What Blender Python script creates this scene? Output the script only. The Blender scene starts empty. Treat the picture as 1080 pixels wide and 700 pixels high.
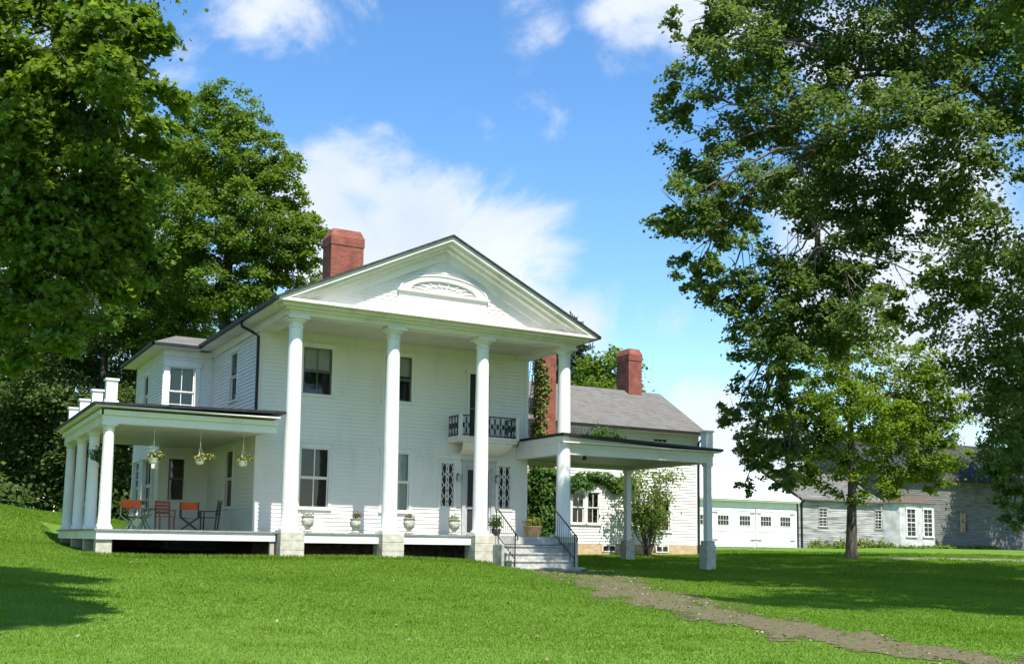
import bpy, math, random
import numpy as np
from mathutils import Vector, Matrix
random.seed(7)
RNG = np.random.default_rng(11)
R = math.radians
S = bpy.context.scene
COL = S.collection

# ------------------------------------------------------------------ camera
cam_d = bpy.data.cameras.new('camera'); cam = bpy.data.objects.new('camera', cam_d); COL.objects.link(cam)
S.camera = cam
_yaw, _pitch, _roll = 0.5117, 0.1076, -0.0141
CAM = np.array([-9.972, -31.325, -0.238])
_f = np.array([math.sin(_yaw)*math.cos(_pitch), math.cos(_yaw)*math.cos(_pitch), math.sin(_pitch)])
_r0 = np.array([math.cos(_yaw), -math.sin(_yaw), 0.0]); _u0 = np.cross(_r0, _f)
_r = math.cos(_roll)*_r0 - math.sin(_roll)*_u0; _u = math.cos(_roll)*_u0 + math.sin(_roll)*_r0
cam.matrix_world = Matrix(((_r[0], _u[0], -_f[0], CAM[0]), (_r[1], _u[1], -_f[1], CAM[1]), (_r[2], _u[2], -_f[2], CAM[2]), (0, 0, 0, 1)))
cam_d.sensor_width = 36; cam_d.lens = 1128.0/1080*36; cam_d.shift_y = 0.093
cam_d.clip_start = 0.05; cam_d.clip_end = 6000

# ------------------------------------------------------------------ sun, sky, exposure
SUN_EL = R(57.0)
sun_d = bpy.data.lights.new('sun', 'SUN'); sun = bpy.data.objects.new('sun', sun_d); COL.objects.link(sun)
sun_d.energy = 5.0; sun_d.angle = R(0.53); sun_d.color = (1.0, 0.955, 0.88)
_sd = Vector((0.043*math.cos(SUN_EL), math.cos(SUN_EL), -math.sin(SUN_EL)))
sun.rotation_euler = _sd.to_track_quat('-Z', 'Y').to_euler()
S.view_settings.view_transform = 'Standard'; S.view_settings.look = 'None'
S.view_settings.exposure = 0.72; S.view_settings.gamma = 1.0; S.view_settings.use_curve_mapping = False
world = bpy.data.worlds.new('World'); S.world = world; world.use_nodes = True
def sky_world():
    nt = world.node_tree; nt.nodes.clear(); N = nt.nodes.new; Lk = nt.links.new
    out = N('ShaderNodeOutputWorld'); bg = N('ShaderNodeBackground'); bg.inputs[1].default_value = 0.08
    sky = N('ShaderNodeTexSky'); sky.sky_type = 'NISHITA'; sky.sun_disc = False
    sky.sun_elevation = SUN_EL; sky.sun_rotation = math.pi + 0.043
    sky.air_density = 1.0; sky.dust_density = 0.15; sky.ozone_density = 1.6
    hs = N('ShaderNodeHueSaturation'); hs.inputs['Hue'].default_value = 0.501; hs.inputs['Saturation'].default_value = 1.24; hs.inputs['Value'].default_value = 1.92
    Lk(sky.outputs[0], hs.inputs['Color'])
    tc = N('ShaderNodeTexCoord')
    n1 = N('ShaderNodeTexNoise'); n1.inputs['Scale'].default_value = 6.5; n1.inputs['Detail'].default_value = 9; n1.inputs['Roughness'].default_value = 0.6
    n1.inputs['Distortion'].default_value = 0.35
    Lk(tc.outputs['Generated'], n1.inputs['Vector'])
    def math_(op, a, b=None, c=None):
        m = N('ShaderNodeMath'); m.operation = op
        for i, v in enumerate((a, b, c)):
            if v is None: continue
            if isinstance(v, (int, float)): m.inputs[i].default_value = v
            else: Lk(v, m.inputs[i])
        return m.outputs[0]
    total = None
    for d, rad, amp in CLOUDS:
        vm = N('ShaderNodeVectorMath'); vm.operation = 'DISTANCE'; Lk(tc.outputs['Generated'], vm.inputs[0]); vm.inputs[1].default_value = d
        q = math_('DIVIDE', vm.outputs['Value'], rad)
        g = math_('MULTIPLY', math_('MAXIMUM', math_('SUBTRACT', 1.0, math_('MULTIPLY', q, q)), 0.0), amp)
        total = g if total is None else math_('MAXIMUM', total, g)
    dens = math_('ADD', math_('MULTIPLY', math_('SUBTRACT', n1.outputs['Fac'], 0.5), 3.1), math_('SUBTRACT', total, 0.42))
    mr = N('ShaderNodeMapRange'); mr.interpolation_type = 'SMOOTHSTEP'; Lk(dens, mr.inputs['Value'])
    mr.inputs['From Min'].default_value = -0.16; mr.inputs['From Max'].default_value = 0.5
    n2 = N('ShaderNodeTexNoise'); n2.inputs['Scale'].default_value = 9; n2.inputs['Detail'].default_value = 6; Lk(tc.outputs['Generated'], n2.inputs['Vector'])
    cr = N('ShaderNodeMapRange'); Lk(n2.outputs['Fac'], cr.inputs['Value']); cr.inputs['From Min'].default_value = .3; cr.inputs['From Max'].default_value = .7
    cr.inputs['To Min'].default_value = 0.0; cr.inputs['To Max'].default_value = 1.0
    cm = N('ShaderNodeMix'); cm.data_type = 'RGBA'; Lk(cr.outputs[0], cm.inputs[0]); cm.inputs[6].default_value = (5.6, 6.4, 7.9, 1); cm.inputs[7].default_value = (7.8, 8.1, 8.6, 1)
    mx = N('ShaderNodeMix'); mx.data_type = 'RGBA'
    Lk(math_('MULTIPLY', mr.outputs[0], 0.93), mx.inputs[0]); Lk(hs.outputs[0], mx.inputs[6]); Lk(cm.outputs[2], mx.inputs[7])
    Lk(mx.outputs[2], bg.inputs[0]); Lk(bg.outputs[0], out.inputs[0])
def direction(px, py):      # a compass direction in the sky
    d = 1128*_f + (px-540)*_r - (py-450.4)*_u
    return tuple(d/np.linalg.norm(d))
CLOUDS = [(direction(375, 190), .085, .95), (direction(440, 240), .11, 1.1), (direction(520, 285), .11, 1.15), (direction(575, 275), .07, 1.05), (direction(340, 235), .10, 1.0), (direction(605, 340), .06, .9),
          (direction(300, 10), .10, .62), (direction(345, 45), .05, .5), (direction(250, 60), .10, .42), (direction(555, 15), .055, .72), (direction(665, 0), .07, .75), (direction(745, -5), .09, .7), (direction(490, 145), .045, .5), (direction(630, 400), .07, .7),
          (direction(745, 435), .05, .8), (direction(700, 340), .045, .6), (direction(620, 310), .05, .85), (direction(980, 280), .16, 1.1), (direction(1040, 420), .16, 1.1), (direction(820, 520), .12, .9), (direction(950, 20), .12, .7), (direction(80, 250), .25, .6)]
sky_world()

# ------------------------------------------------------------------ terrain
TP = np.array([(-10,-31,-1.9),(-14,-22,-1.35),(-5,-20,-1.45),(3,-22,-1.6),(12,-20,-1.75),(-5.2,-.3,-.78),(0,-.4,-.8),(3.1,-.4,-.8),(6.3,-.4,-.92),(7.8,-1.6,-1.07),
 (15.7,-.3,-1.13),(15.9,4.9,-.88),(11,3,-.95),(24.5,9,-.64),(12,9,-.7),(45,30,-.36),(60,30,-.18),(80,30,-.2),(26,2,-.68),(30,-12,-1.1),(40,10,-.5),
 (-5.5,8.2,-.42),(-6.6,18.5,1.0),(-4.2,18.5,.3),(-14,18,2.0),(-9,0,-.45),(-14,-2,-.2),(-13,-12,-.85),(3,20,0),(5,40,.5),(30,45,.2),(60,60,.4),(-30,10,2.2),(-30,-20,-.6),(60,-10,-.8),(100,30,0),(-40,50,2),(100,100,.5),(0,90,1),(30,-45,-2.2),(-20,-50,-2),(100,-40,-1),(-60,-40,-.5)], float)
def _tk(r2): return np.where(r2 > 0, 0.5*r2*np.log(np.maximum(r2, 1e-12)), 0)
def _tsolve():
    n = len(TP); P = TP[:, :2]
    K = _tk(((P[:, None]-P[None])**2).sum(-1)) + np.eye(n)*2.0
    Q = np.hstack([np.ones((n, 1)), P]); A = np.block([[K, Q], [Q.T, np.zeros((3, 3))]])
    return np.linalg.solve(A, np.concatenate([TP[:, 2], [0, 0, 0]]))
_tc = _tsolve()
def gz(x, y):
    x = np.asarray(x, float); y = np.asarray(y, float); sh = np.broadcast(x, y).shape
    X = np.clip(np.broadcast_to(x, sh).ravel(), -60, 110); Y = np.clip(np.broadcast_to(y, sh).ravel(), -48, 100)
    n = len(TP); o = _tc[n] + _tc[n+1]*X + _tc[n+2]*Y
    for i in range(n): o = o + _tc[i]*_tk((X-TP[i, 0])**2 + (Y-TP[i, 1])**2)
    o = o + 0.02*np.sin(X*0.9+1)*np.sin(Y*0.7) 
    return o.reshape(sh)
def g(x, y): return float(gz(np.array([x]), np.array([y]))[0])

# ------------------------------------------------------------------ materials
def new_mat(name):
    m = bpy.data.materials.new(name); m.use_nodes = True
    nt = m.node_tree; b = nt.nodes['Principled BSDF']
    return m, nt, b
def noise(nt, scale, detail=5, rough=.55, vec=None, coord='Object', mapping=None):
    n = nt.nodes.new('ShaderNodeTexNoise'); n.inputs['Scale'].default_value = scale; n.inputs['Detail'].default_value = detail; n.inputs['Roughness'].default_value = rough
    if vec is None:
        tc = nt.nodes.new('ShaderNodeTexCoord'); vec = tc.outputs[coord]
    if mapping:
        mp = nt.nodes.new('ShaderNodeMapping'); mp.inputs['Scale'].default_value = mapping; nt.links.new(vec, mp.inputs['Vector']); vec = mp.outputs[0]
    nt.links.new(vec, n.inputs['Vector']); return n
def ramp(nt, src, stops):
    r = nt.nodes.new('ShaderNodeValToRGB'); e = r.color_ramp.elements
    while len(e) < len(stops): e.new(0.5)
    for k, (p, c) in enumerate(stops): e[k].position = p; e[k].color = (*c, 1)
    nt.links.new(src, r.inputs[0]); return r
def bump(nt, b, src, strength, dist=.02):
    bp = nt.nodes.new('ShaderNodeBump'); bp.inputs['Strength'].default_value = strength; bp.inputs['Distance'].default_value = dist
    nt.links.new(src, bp.inputs['Height']); nt.links.new(bp.outputs[0], b.inputs['Normal'])
def mixc(nt, fac, a, b, mode='MIX'):
    m = nt.nodes.new('ShaderNodeMix'); m.data_type = 'RGBA'; m.blend_type = mode
    for i, v in ((0, fac), (6, a), (7, b)):
        if hasattr(v, 'links') or hasattr(v, 'is_linked'): nt.links.new(v, m.inputs[i])
        elif isinstance(v, (int, float)): m.inputs[i].default_value = v
        else: m.inputs[i].default_value = (*v, 1)
    return m.outputs[2]
def noisy(name, c0, c1, scale=4, rough=.6, bmp=0, bscale=40, mapping=None, detail=5, lo=.35, hi=.65, spec=.3):
    m, nt, b = new_mat(name)
    n = noise(nt, scale, detail, mapping=mapping); r = ramp(nt, n.outputs['Fac'], [(lo, c0), (hi, c1)])
    nt.links.new(r.outputs[0], b.inputs['Base Color']); b.inputs['Roughness'].default_value = rough; b.inputs['Specular IOR Level'].default_value = spec
    if bmp: bump(nt, b, noise(nt, bscale, 4).outputs['Fac'], bmp)
    return m
def brick_mat(name, c1, c2, mortar, bw=.22, bh=.072, ms=.012):
    m, nt, b = new_mat(name); tc = nt.nodes.new('ShaderNodeTexCoord'); sp = nt.nodes.new('ShaderNodeSeparateXYZ'); nt.links.new(tc.outputs['Object'], sp.inputs[0])
    ad = nt.nodes.new('ShaderNodeMath'); ad.operation = 'ADD'; nt.links.new(sp.outputs[0], ad.inputs[0]); nt.links.new(sp.outputs[1], ad.inputs[1])
    cb = nt.nodes.new('ShaderNodeCombineXYZ'); nt.links.new(ad.outputs[0], cb.inputs[0]); nt.links.new(sp.outputs[2], cb.inputs[1])
    bt = nt.nodes.new('ShaderNodeTexBrick'); nt.links.new(cb.outputs[0], bt.inputs['Vector'])
    bt.inputs['Scale'].default_value = 1; bt.inputs['Brick Width'].default_value = bw; bt.inputs['Row Height'].default_value = bh; bt.inputs['Mortar Size'].default_value = ms
    bt.inputs['Color1'].default_value = (*c1, 1); bt.inputs['Color2'].default_value = (*c2, 1); bt.inputs['Mortar'].default_value = (*mortar, 1)
    n = noise(nt, 3.0, 6); r = ramp(nt, n.outputs['Fac'], [(.3, (.55, .55, .55)), (.7, (1.15, 1.12, 1.1))])
    nt.links.new(mixc(nt, 1.0, bt.outputs['Color'], r.outputs[0], 'MULTIPLY'), b.inputs['Base Color'])
    b.inputs['Roughness'].default_value = .9; bump(nt, b, bt.outputs['Fac'], -.6, .01); return m
def shingle_mat(name, c1, c2, tint=(1, 1, 1)):
    m, nt, b = new_mat(name); tc = nt.nodes.new('ShaderNodeTexCoord'); sp = nt.nodes.new('ShaderNodeSeparateXYZ'); nt.links.new(tc.outputs['Object'], sp.inputs[0])
    ad = nt.nodes.new('ShaderNodeMath'); ad.operation = 'ADD'; nt.links.new(sp.outputs[0], ad.inputs[0]); nt.links.new(sp.outputs[1], ad.inputs[1])
    cb = nt.nodes.new('ShaderNodeCombineXYZ'); nt.links.new(ad.outputs[0], cb.inputs[0]); nt.links.new(sp.outputs[2], cb.inputs[1])
    bt = nt.nodes.new('ShaderNodeTexBrick'); nt.links.new(cb.outputs[0], bt.inputs['Vector']); bt.inputs['Scale'].default_value = 1
    bt.inputs['Brick Width'].default_value = .3; bt.inputs['Row Height'].default_value = .1; bt.inputs['Mortar Size'].default_value = .006
    bt.inputs['Color1'].default_value = (*c1, 1); bt.inputs['Color2'].default_value = (*c2, 1); bt.inputs['Mortar'].default_value = (c1[0]*.4, c1[1]*.4, c1[2]*.4, 1)
    n = noise(nt, 60, 4); r = ramp(nt, n.outputs['Fac'], [(.3, (.7, .7, .7)), (.7, (1.25, 1.25, 1.25))])
    nt.links.new(mixc(nt, 1.0, bt.outputs['Color'], r.outputs[0], 'MULTIPLY'), b.inputs['Base Color']); b.inputs['Roughness'].default_value = .95; b.inputs['Specular IOR Level'].default_value = .15
    bump(nt, b, n.outputs['Fac'], .5, .01); return m
def leaf_mat(name, c0, c1, c2, trans=.38):
    m, nt, b = new_mat(name)
    at = nt.nodes.new('ShaderNodeAttribute'); at.attribute_name = 'tint'
    r = ramp(nt, at.outputs['Fac'], [(0, c0), (.55, c1), (1, c2)])
    nt.links.new(r.outputs[0], b.inputs['Base Color']); b.inputs['Roughness'].default_value = .55; b.inputs['Specular IOR Level'].default_value = .18
    tr = nt.nodes.new('ShaderNodeBsdfTranslucent'); hs = nt.nodes.new('ShaderNodeHueSaturation'); hs.inputs['Value'].default_value = 1.5; hs.inputs['Hue'].default_value = .485; hs.inputs['Saturation'].default_value = 1.1
    nt.links.new(r.outputs[0], hs.inputs['Color']); nt.links.new(hs.outputs[0], tr.inputs[0])
    mx = nt.nodes.new('ShaderNodeMixShader'); mx.inputs[0].default_value = trans
    nt.links.new(b.outputs[0], mx.inputs[1]); nt.links.new(tr.outputs[0], mx.inputs[2]); nt.links.new(mx.outputs[0], nt.nodes['Material Output'].inputs[0]); return m
def paint_mat(name, base, dirt, streak=.35):
    m, nt, b = new_mat(name)
    n = noise(nt, 1.3, 7, .65, mapping=(1, 1, .35)); r = ramp(nt, n.outputs['Fac'], [(.3, dirt), (.5, base), (1, base)])
    n2 = noise(nt, 22, 3); r2 = ramp(nt, n2.outputs['Fac'], [(.3, (.94, .94, .93)), (.6, (1, 1, 1))])
    nt.links.new(mixc(nt, 1.0, r.outputs[0], r2.outputs[0], 'MULTIPLY'), b.inputs['Base Color']); b.inputs['Roughness'].default_value = .55; b.inputs['Specular IOR Level'].default_value = .3
    bump(nt, b, n2.outputs['Fac'], .08, .01); return m
M = {}
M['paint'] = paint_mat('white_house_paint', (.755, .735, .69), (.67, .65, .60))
M['trim'] = paint_mat('white_trim_paint', (.74, .72, .67), (.60, .585, .53))
M['wingpaint'] = paint_mat('white_wing_paint', (.78, .77, .73), (.71, .70, .66))
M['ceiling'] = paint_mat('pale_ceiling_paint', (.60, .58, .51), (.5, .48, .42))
M['column'] = paint_mat('column_paint', (.78, .77, .75), (.64, .63, .58))
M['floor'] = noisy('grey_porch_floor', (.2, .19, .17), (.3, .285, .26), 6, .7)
M['stone'] = noisy('pale_pier_stone', (.40, .365, .28), (.56, .53, .44), 5, .9, .3, 30)
M['step'] = noisy('granite_step', (.3, .29, .26), (.46, .45, .41), 7, .9, .25, 50)
M['cheek'] = noisy('mossy_block', (.22, .22, .18), (.42, .41, .36), 5, .9, .4, 30)
M['brick'] = brick_mat('red_brick', (.23, .04, .02), (.33, .078, .04), (.22, .12, .085))
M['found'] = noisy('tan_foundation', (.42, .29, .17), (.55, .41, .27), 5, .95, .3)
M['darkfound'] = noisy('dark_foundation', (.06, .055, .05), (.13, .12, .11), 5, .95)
M['shingle'] = shingle_mat('grey_shingle', (.145, .137, .122), (.19, .18, .16))
M['darkshingle'] = shingle_mat('dark_shingle', (.045, .045, .046), (.075, .073, .07))
M['metalroof'] = noisy('white_metal_roof', (.62, .64, .66), (.74, .75, .76), 3, .45)
M['black'] = noisy('black_gutter', (.012, .012, .013), (.03, .028, .026), 8, .5)
M['iron'] = noisy('black_iron', (.014, .014, .015), (.03, .03, .03), 20, .5, .1)
M['inside'] = noisy('dark_interior', (.018, .018, .018), (.03, .03, .028), 2, .9)
M['curtain'] = noisy('pale_window_shade', (.5, .5, .46), (.62, .61, .56), 3, .9, mapping=(12, 12, .4))
M['screen'] = noisy('dark_screen', (.02, .02, .02), (.04, .04, .038), 60, .8)
M['doorgrey'] = noisy('grey_door_paint', (.36, .37, .36), (.44, .45, .44), 6, .6)
M['greywood'] = noisy('weathered_boards', (.07, .068, .063), (.19, .185, .172), 1.6, .95, .2, 30, (.5, .5, 7), 9, .3, .62)
M['barnwhite'] = noisy('peeling_white_boards', (.14, .137, .128), (.43, .42, .39), 1.2, .9, .2, 30, (.45, .45, 6), 10, .34, .62)
M['baywood'] = noisy('chalky_white_boards', (.36, .355, .335), (.58, .575, .55), 1.6, .9, .1, 30)
M['urnstone'] = noisy('weathered_urn', (.3, .29, .24), (.58, .55, .47), 14, .9, .3, 50)
M['soil'] = noisy('bare_soil', (.1, .075, .05), (.17, .13, .09), 5, .95)
M['orange'] = noisy('orange_canvas', (.62, .1, .03), (.75, .15, .045), 20, .9)
M['redwood'] = noisy('red_brown_wood', (.2, .055, .035), (.3, .09, .055), 8, .6, mapping=(1, 1, 6))
M['teak'] = noisy('grey_teak', (.35, .3, .23), (.47, .42, .34), 8, .7, mapping=(1, 1, 6))
M['darkwood'] = noisy('dark_wood', (.03, .028, .024), (.07, .06, .05), 8, .6)
M['wicker'] = noisy('brown_wicker', (.2, .12, .06), (.4, .27, .15), 30, .8, .5, 60)
M['potwhite'] = noisy('cream_pot', (.58, .56, .44), (.7, .68, .56), 9, .6)
M['rust'] = noisy('rusty_canopy', (.07, .05, .038), (.14, .11, .09), 6, .9)
M['darkpaint'] = noisy('dark_sash_paint', (.08, .085, .085), (.13, .135, .13), 8, .5)
M['bark'] = noisy('grey_bark', (.045, .036, .028), (.17, .14, .11), 7, .95, .9, 22, (1, 1, .25))
M['darkbark'] = noisy('dark_bark', (.035, .028, .02), (.1, .085, .065), 7, .95, .9, 22, (1, 1, .25))
def glass_mat():
    m, nt, b = new_mat('window_glass'); nt.nodes.remove(b)
    gl = nt.nodes.new('ShaderNodeBsdfGlossy'); gl.inputs['Roughness'].default_value = .03; tr = nt.nodes.new('ShaderNodeBsdfTransparent'); tr.inputs[0].default_value = (.85, .9, .87, 1)
    fr = nt.nodes.new('ShaderNodeFresnel'); fr.inputs[0].default_value = 1.55; mx = nt.nodes.new('ShaderNodeMixShader')
    n = noise(nt, 1.6, 2); bp = nt.nodes.new('ShaderNodeBump'); bp.inputs['Strength'].default_value = .06; bp.inputs['Distance'].default_value = .05
    nt.links.new(n.outputs['Fac'], bp.inputs['Height']); nt.links.new(bp.outputs[0], gl.inputs['Normal'])
    nt.links.new(fr.outputs[0], mx.inputs[0]); nt.links.new(tr.outputs[0], mx.inputs[1]); nt.links.new(gl.outputs[0], mx.inputs[2]); nt.links.new(mx.outputs[0], nt.nodes['Material Output'].inputs[0]); return m
M['glass'] = glass_mat()
def lawn_mat():
    m, nt, b = new_mat('lawn_green'); tc = nt.nodes.new('ShaderNodeTexCoord')
    n1 = noise(nt, .16, 4); n2 = noise(nt, 2.2, 6); n3 = noise(nt, 30, 4)
    r1 = ramp(nt, n1.outputs['Fac'], [(.33, (.12, .215, .028)), (.7, (.15, .25, .038))])
    r2 = ramp(nt, n2.outputs['Fac'], [(.3, (.78, .82, .7)), (.65, (1.12, 1.1, 1.15))]); r3 = ramp(nt, n3.outputs['Fac'], [(.3, (.6, .62, .55)), (.7, (1.25, 1.25, 1.2))])
    c = mixc(nt, 1.0, mixc(nt, 1.0, r1.outputs[0], r2.outputs[0], 'MULTIPLY'), r3.outputs[0], 'MULTIPLY')
    nt.links.new(c, b.inputs['Base Color']); b.inputs['Roughness'].default_value = .9; b.inputs['Specular IOR Level'].default_value = .1
    bump(nt, b, n3.outputs['Fac'], .8, .05); return m
M['lawn'] = lawn_mat()
def path_mat():
    m, nt, b = new_mat('worn_dirt'); n = noise(nt, 9, 8, .7); r = ramp(nt, n.outputs['Fac'], [(.3, (.062, .045, .02)), (.5, (.12, .09, .045)), (.74, (.2, .158, .09))])
    n2 = noise(nt, 3.5, 5); r2 = ramp(nt, n2.outputs['Fac'], [(.5, (0, 0, 0)), (.66, (.7, .7, .7))])
    nt.links.new(mixc(nt, r2.outputs[0], r.outputs[0], (.08, .11, .026)), b.inputs['Base Color']); b.inputs['Roughness'].default_value = .95; bump(nt, b, n.outputs['Fac'], .7, .03); return m
M['path'] = path_mat()
M['gravel'] = noisy('pale_gravel', (.14, .125, .095), (.27, .245, .2), 12, .95, .5, 50)
M['leaf_maple'] = leaf_mat('maple_leaf', (.072, .13, .017), (.122, .2, .028), (.18, .265, .045), .54)
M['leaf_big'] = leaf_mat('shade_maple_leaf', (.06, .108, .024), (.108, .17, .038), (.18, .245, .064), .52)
M['leaf_young'] = leaf_mat('young_maple_leaf', (.10, .16, .016), (.15, .235, .028), (.21, .29, .042), .52)
M['leaf_dark'] = leaf_mat('woodland_leaf', (.052, .09, .022), (.09, .145, .036), (.14, .2, .055), .45)
M['leaf_fir'] = leaf_mat('fir_needle', (.018, .04, .02), (.03, .06, .03), (.055, .09, .045), .15)
M['leaf_ivy'] = leaf_mat('ivy_leaf', (.035, .09, .014), (.065, .145, .022), (.13, .22, .038), .35)
M['leaf_autumn'] = leaf_mat('turning_ivy_leaf', (.04, .09, .012), (.11, .16, .028), (.27, .19, .05), .25)
M['leaf_shrub'] = leaf_mat('shrub_leaf', (.075, .125, .02), (.13, .2, .034), (.2, .27, .06), .42)
M['litter'] = leaf_mat('dry_litter', (.12, .08, .04), (.25, .18, .1), (.42, .36, .26), .1)
M['leaf_pot'] = leaf_mat('potted_leaf', (.08, .11, .03), (.2, .22, .06), (.42, .36, .12), .3)
M['leaf_urn'] = leaf_mat('urn_plant_leaf', (.06, .09, .03), (.2, .15, .1), (.5, .3, .26), .25)
_b = M['blade'] = leaf_mat('grass_blade', (.11, .20, .02), (.145, .25, .03), (.22, .31, .055), .42)

_pb = _b.node_tree.nodes['Principled BSDF']; _pb.inputs['Roughness'].default_value = .8; _pb.inputs['Specular IOR Level'].default_value = .06
# ------------------------------------------------------------------ mesh helper
ORG = {}     # object name -> world origin of its root
class MB:
    def __init__(s): s.v = []; s.f = []; s.sm = []
    def add(s, vs, fs, smooth=False):
        o = len(s.v); s.v.extend([tuple(map(float, p)) for p in vs])
        for f in fs: s.f.append(tuple(i+o for i in f)); s.sm.append(smooth)
        return s
    def box(s, x0, x1, y0, y1, z0, z1):
        vs = [(x, y, z) for z in (z0, z1) for y in (y0, y1) for x in (x0, x1)]
        return s.add(vs, [(0, 2, 3, 1), (4, 5, 7, 6), (0, 1, 5, 4), (2, 6, 7, 3), (0, 4, 6, 2), (1, 3, 7, 5)])
    def obox(s, o, a, b, c):       # oriented box from corner o with edge vectors a, b, c
        o, a, b, c = (np.array(t, float) for t in (o, a, b, c))
        vs = [o, o+a, o+b, o+a+b, o+c, o+a+c, o+b+c, o+a+b+c]
        fs = [(0, 2, 3, 1), (4, 5, 7, 6), (0, 1, 5, 4), (2, 6, 7, 3), (0, 4, 6, 2), (1, 3, 7, 5)]
        if np.dot(np.cross(a, b), c) < 0: fs = [tuple(reversed(f)) for f in fs]
        return s.add(vs, fs)
    def bar(s, p, q, w, h=None, up=(0, 0, 1)):
        h = h or w; p = np.array(p, float); q = np.array(q, float); d = q-p; L = np.linalg.norm(d); d /= L; up = np.array(up, float)
        if abs(d@up) > .98: up = np.array((1., 0, 0))
        a = np.cross(d, up); a /= np.linalg.norm(a); b = np.cross(a, d)
        return s.obox(p-a*w/2-b*h/2, a*w, b*h, d*L)
    def tube(s, pts, radii, n=8, cap=True):
        pts = [np.array(p, float) for p in pts]; rings = []
        if np.isscalar(radii): radii = [radii]*len(pts)
        prev = None; vs = []
        for i, p in enumerate(pts):
            d = pts[min(i+1, len(pts)-1)]-pts[max(i-1, 0)]; d /= (np.linalg.norm(d)+1e-9)
            if prev is None: a = np.cross(d, (0, 0, 1.)) if abs(d[2]) < .95 else np.cross(d, (1., 0, 0))
            else: a = prev-d*(prev@d)
            a /= np.linalg.norm(a)+1e-9; prev = a; b = np.cross(d, a)
            for k in range(n):
                t = 2*math.pi*k/n; vs.append(p+radii[i]*(math.cos(t)*a+math.sin(t)*b))
        fs = [(i*n+k, i*n+(k+1) % n, (i+1)*n+(k+1) % n, (i+1)*n+k) for i in range(len(pts)-1) for k in range(n)]
        s.add(vs, fs, True)
        if cap: s.add(vs[:n], [tuple(reversed(range(n)))]); s.add(vs[-n:], [tuple(range(n))])
        return s
    def lathe(s, c, prof, n=24):
        vs = []; c = np.array(c, float)
        for r, z in prof:
            for k in range(n): t = 2*math.pi*k/n; vs.append(c+(r*math.cos(t), r*math.sin(t), z))
        fs = [(i*n+k, i*n+(k+1) % n, (i+1)*n+(k+1) % n, (i+1)*n+k) for i in range(len(prof)-1) for k in range(n)]
        s.add(vs, fs, True); s.add(vs[:n], [tuple(reversed(range(n)))]); s.add(vs[-n:], [tuple(range(n))]); return s
    def prism(s, poly, ext):       # planar polygon extruded by a vector
        n = len(poly); e = np.array(ext, float); P = [np.array(p, float) for p in poly]
        vs = P+[p+e for p in P]
        nrm = sum((np.cross(P[i]-P[0], P[i+1]-P[0]) for i in range(1, n-1)), np.zeros(3))
        fs = [tuple(reversed(range(n))), tuple(range(n, 2*n))]+[(i, (i+1) % n, n+(i+1) % n, n+i) for i in range(n)]
        if nrm@e < 0: fs = [tuple(reversed(f)) for f in fs]
        return s.add(vs, fs)
    def build(s, name, mat, parent=None, loc=None, label=None, bevel=0):
        me = bpy.data.meshes.new(name); o = bpy.data.objects.new(name, me)
        org = np.zeros(3)
        if parent is not None:
            org = ORG.get(parent.name, np.zeros(3))
        elif loc is not None: org = np.array(loc, float)
        vs = (np.array(s.v)-org) if s.v else np.zeros((0, 3))
        me.from_pydata(vs.tolist(), [], s.f); me.polygons.foreach_set('use_smooth', s.sm); me.update()
        if mat is not None: me.materials.append(M[mat] if isinstance(mat, str) else mat)
        COL.objects.link(o)
        if parent is not None: o.parent = parent
        elif loc is not None: o.location = loc
        ORG[o.name] = org
        if bevel:
            md = o.modifiers.new('bevel', 'BEVEL'); md.width = bevel; md.segments = 2; md.limit_method = 'ANGLE'
        if label: o['label'] = label
        return o
def tag(o, label, cat, group=None, kind=None):
    o['label'] = label; o['category'] = cat
    if group: o['group'] = group
    if kind: o['kind'] = kind
    return o
def empty(name, loc, label, cat, group=None):
    o = bpy.data.objects.new(name, None); COL.objects.link(o); o.location = loc; o.empty_display_size = .2; ORG[o.name] = np.array(loc, float)
    return tag(o, label, cat, group)
def structure(o): o['kind'] = 'structure'; return o
def copy_tree(o, parent=None):
    c = o.copy(); COL.objects.link(c)
    if parent is not None: c.parent = parent
    for ch in list(o.children): copy_tree(ch, c)
    return c
def claps(mb, o, u, n, w, z0, z1, openings=(), pitch=.125, proud=.03, poly=None):
    """clapboards: lapped boards running along u; openings = (a0,a1,z0,z1); poly(z) -> (a0,a1) limits of the wall at that height"""
    o = np.array(o, float); u = np.array(u, float); n = np.array(n, float); k = max(1, round((z1-z0)/pitch)); p = (z1-z0)/k
    for i in range(k):
        a = z0+i*p; b = a+p; zm = (a+b)/2
        spans = [(0.0, w)] if poly is None else [poly(zm)]
        for (q0, q1, y0, y1) in openings:
            if y0 < zm < y1:
                ns = []
                for (s0, s1) in spans:
                    if q0 > s0: ns.append((s0, min(q0, s1)))
                    if q1 < s1: ns.append((max(q1, s0), s1))
                spans = [t for t in ns if t[1]-t[0] > 1e-3]
        for (s0, s1) in spans:
            if s1-s0 < .01: continue
            P = lambda t, z, d: o+u*t+n*d+np.array((0, 0, z))
            mb.add([P(s0, a, proud), P(s1, a, proud), P(s1, b, .002), P(s0, b, .002), P(s0, a, 0), P(s1, a, 0)], [(0, 1, 2, 3), (4, 5, 1, 0)])
            mb.add([P(s0, a, proud), P(s0, b, .002), P(s0, b, 0), P(s0, a, 0)], [(0, 1, 2, 3)]); mb.add([P(s1, a, proud), P(s1, b, .002), P(s1, b, 0), P(s1, a, 0)], [(3, 2, 1, 0)])
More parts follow.
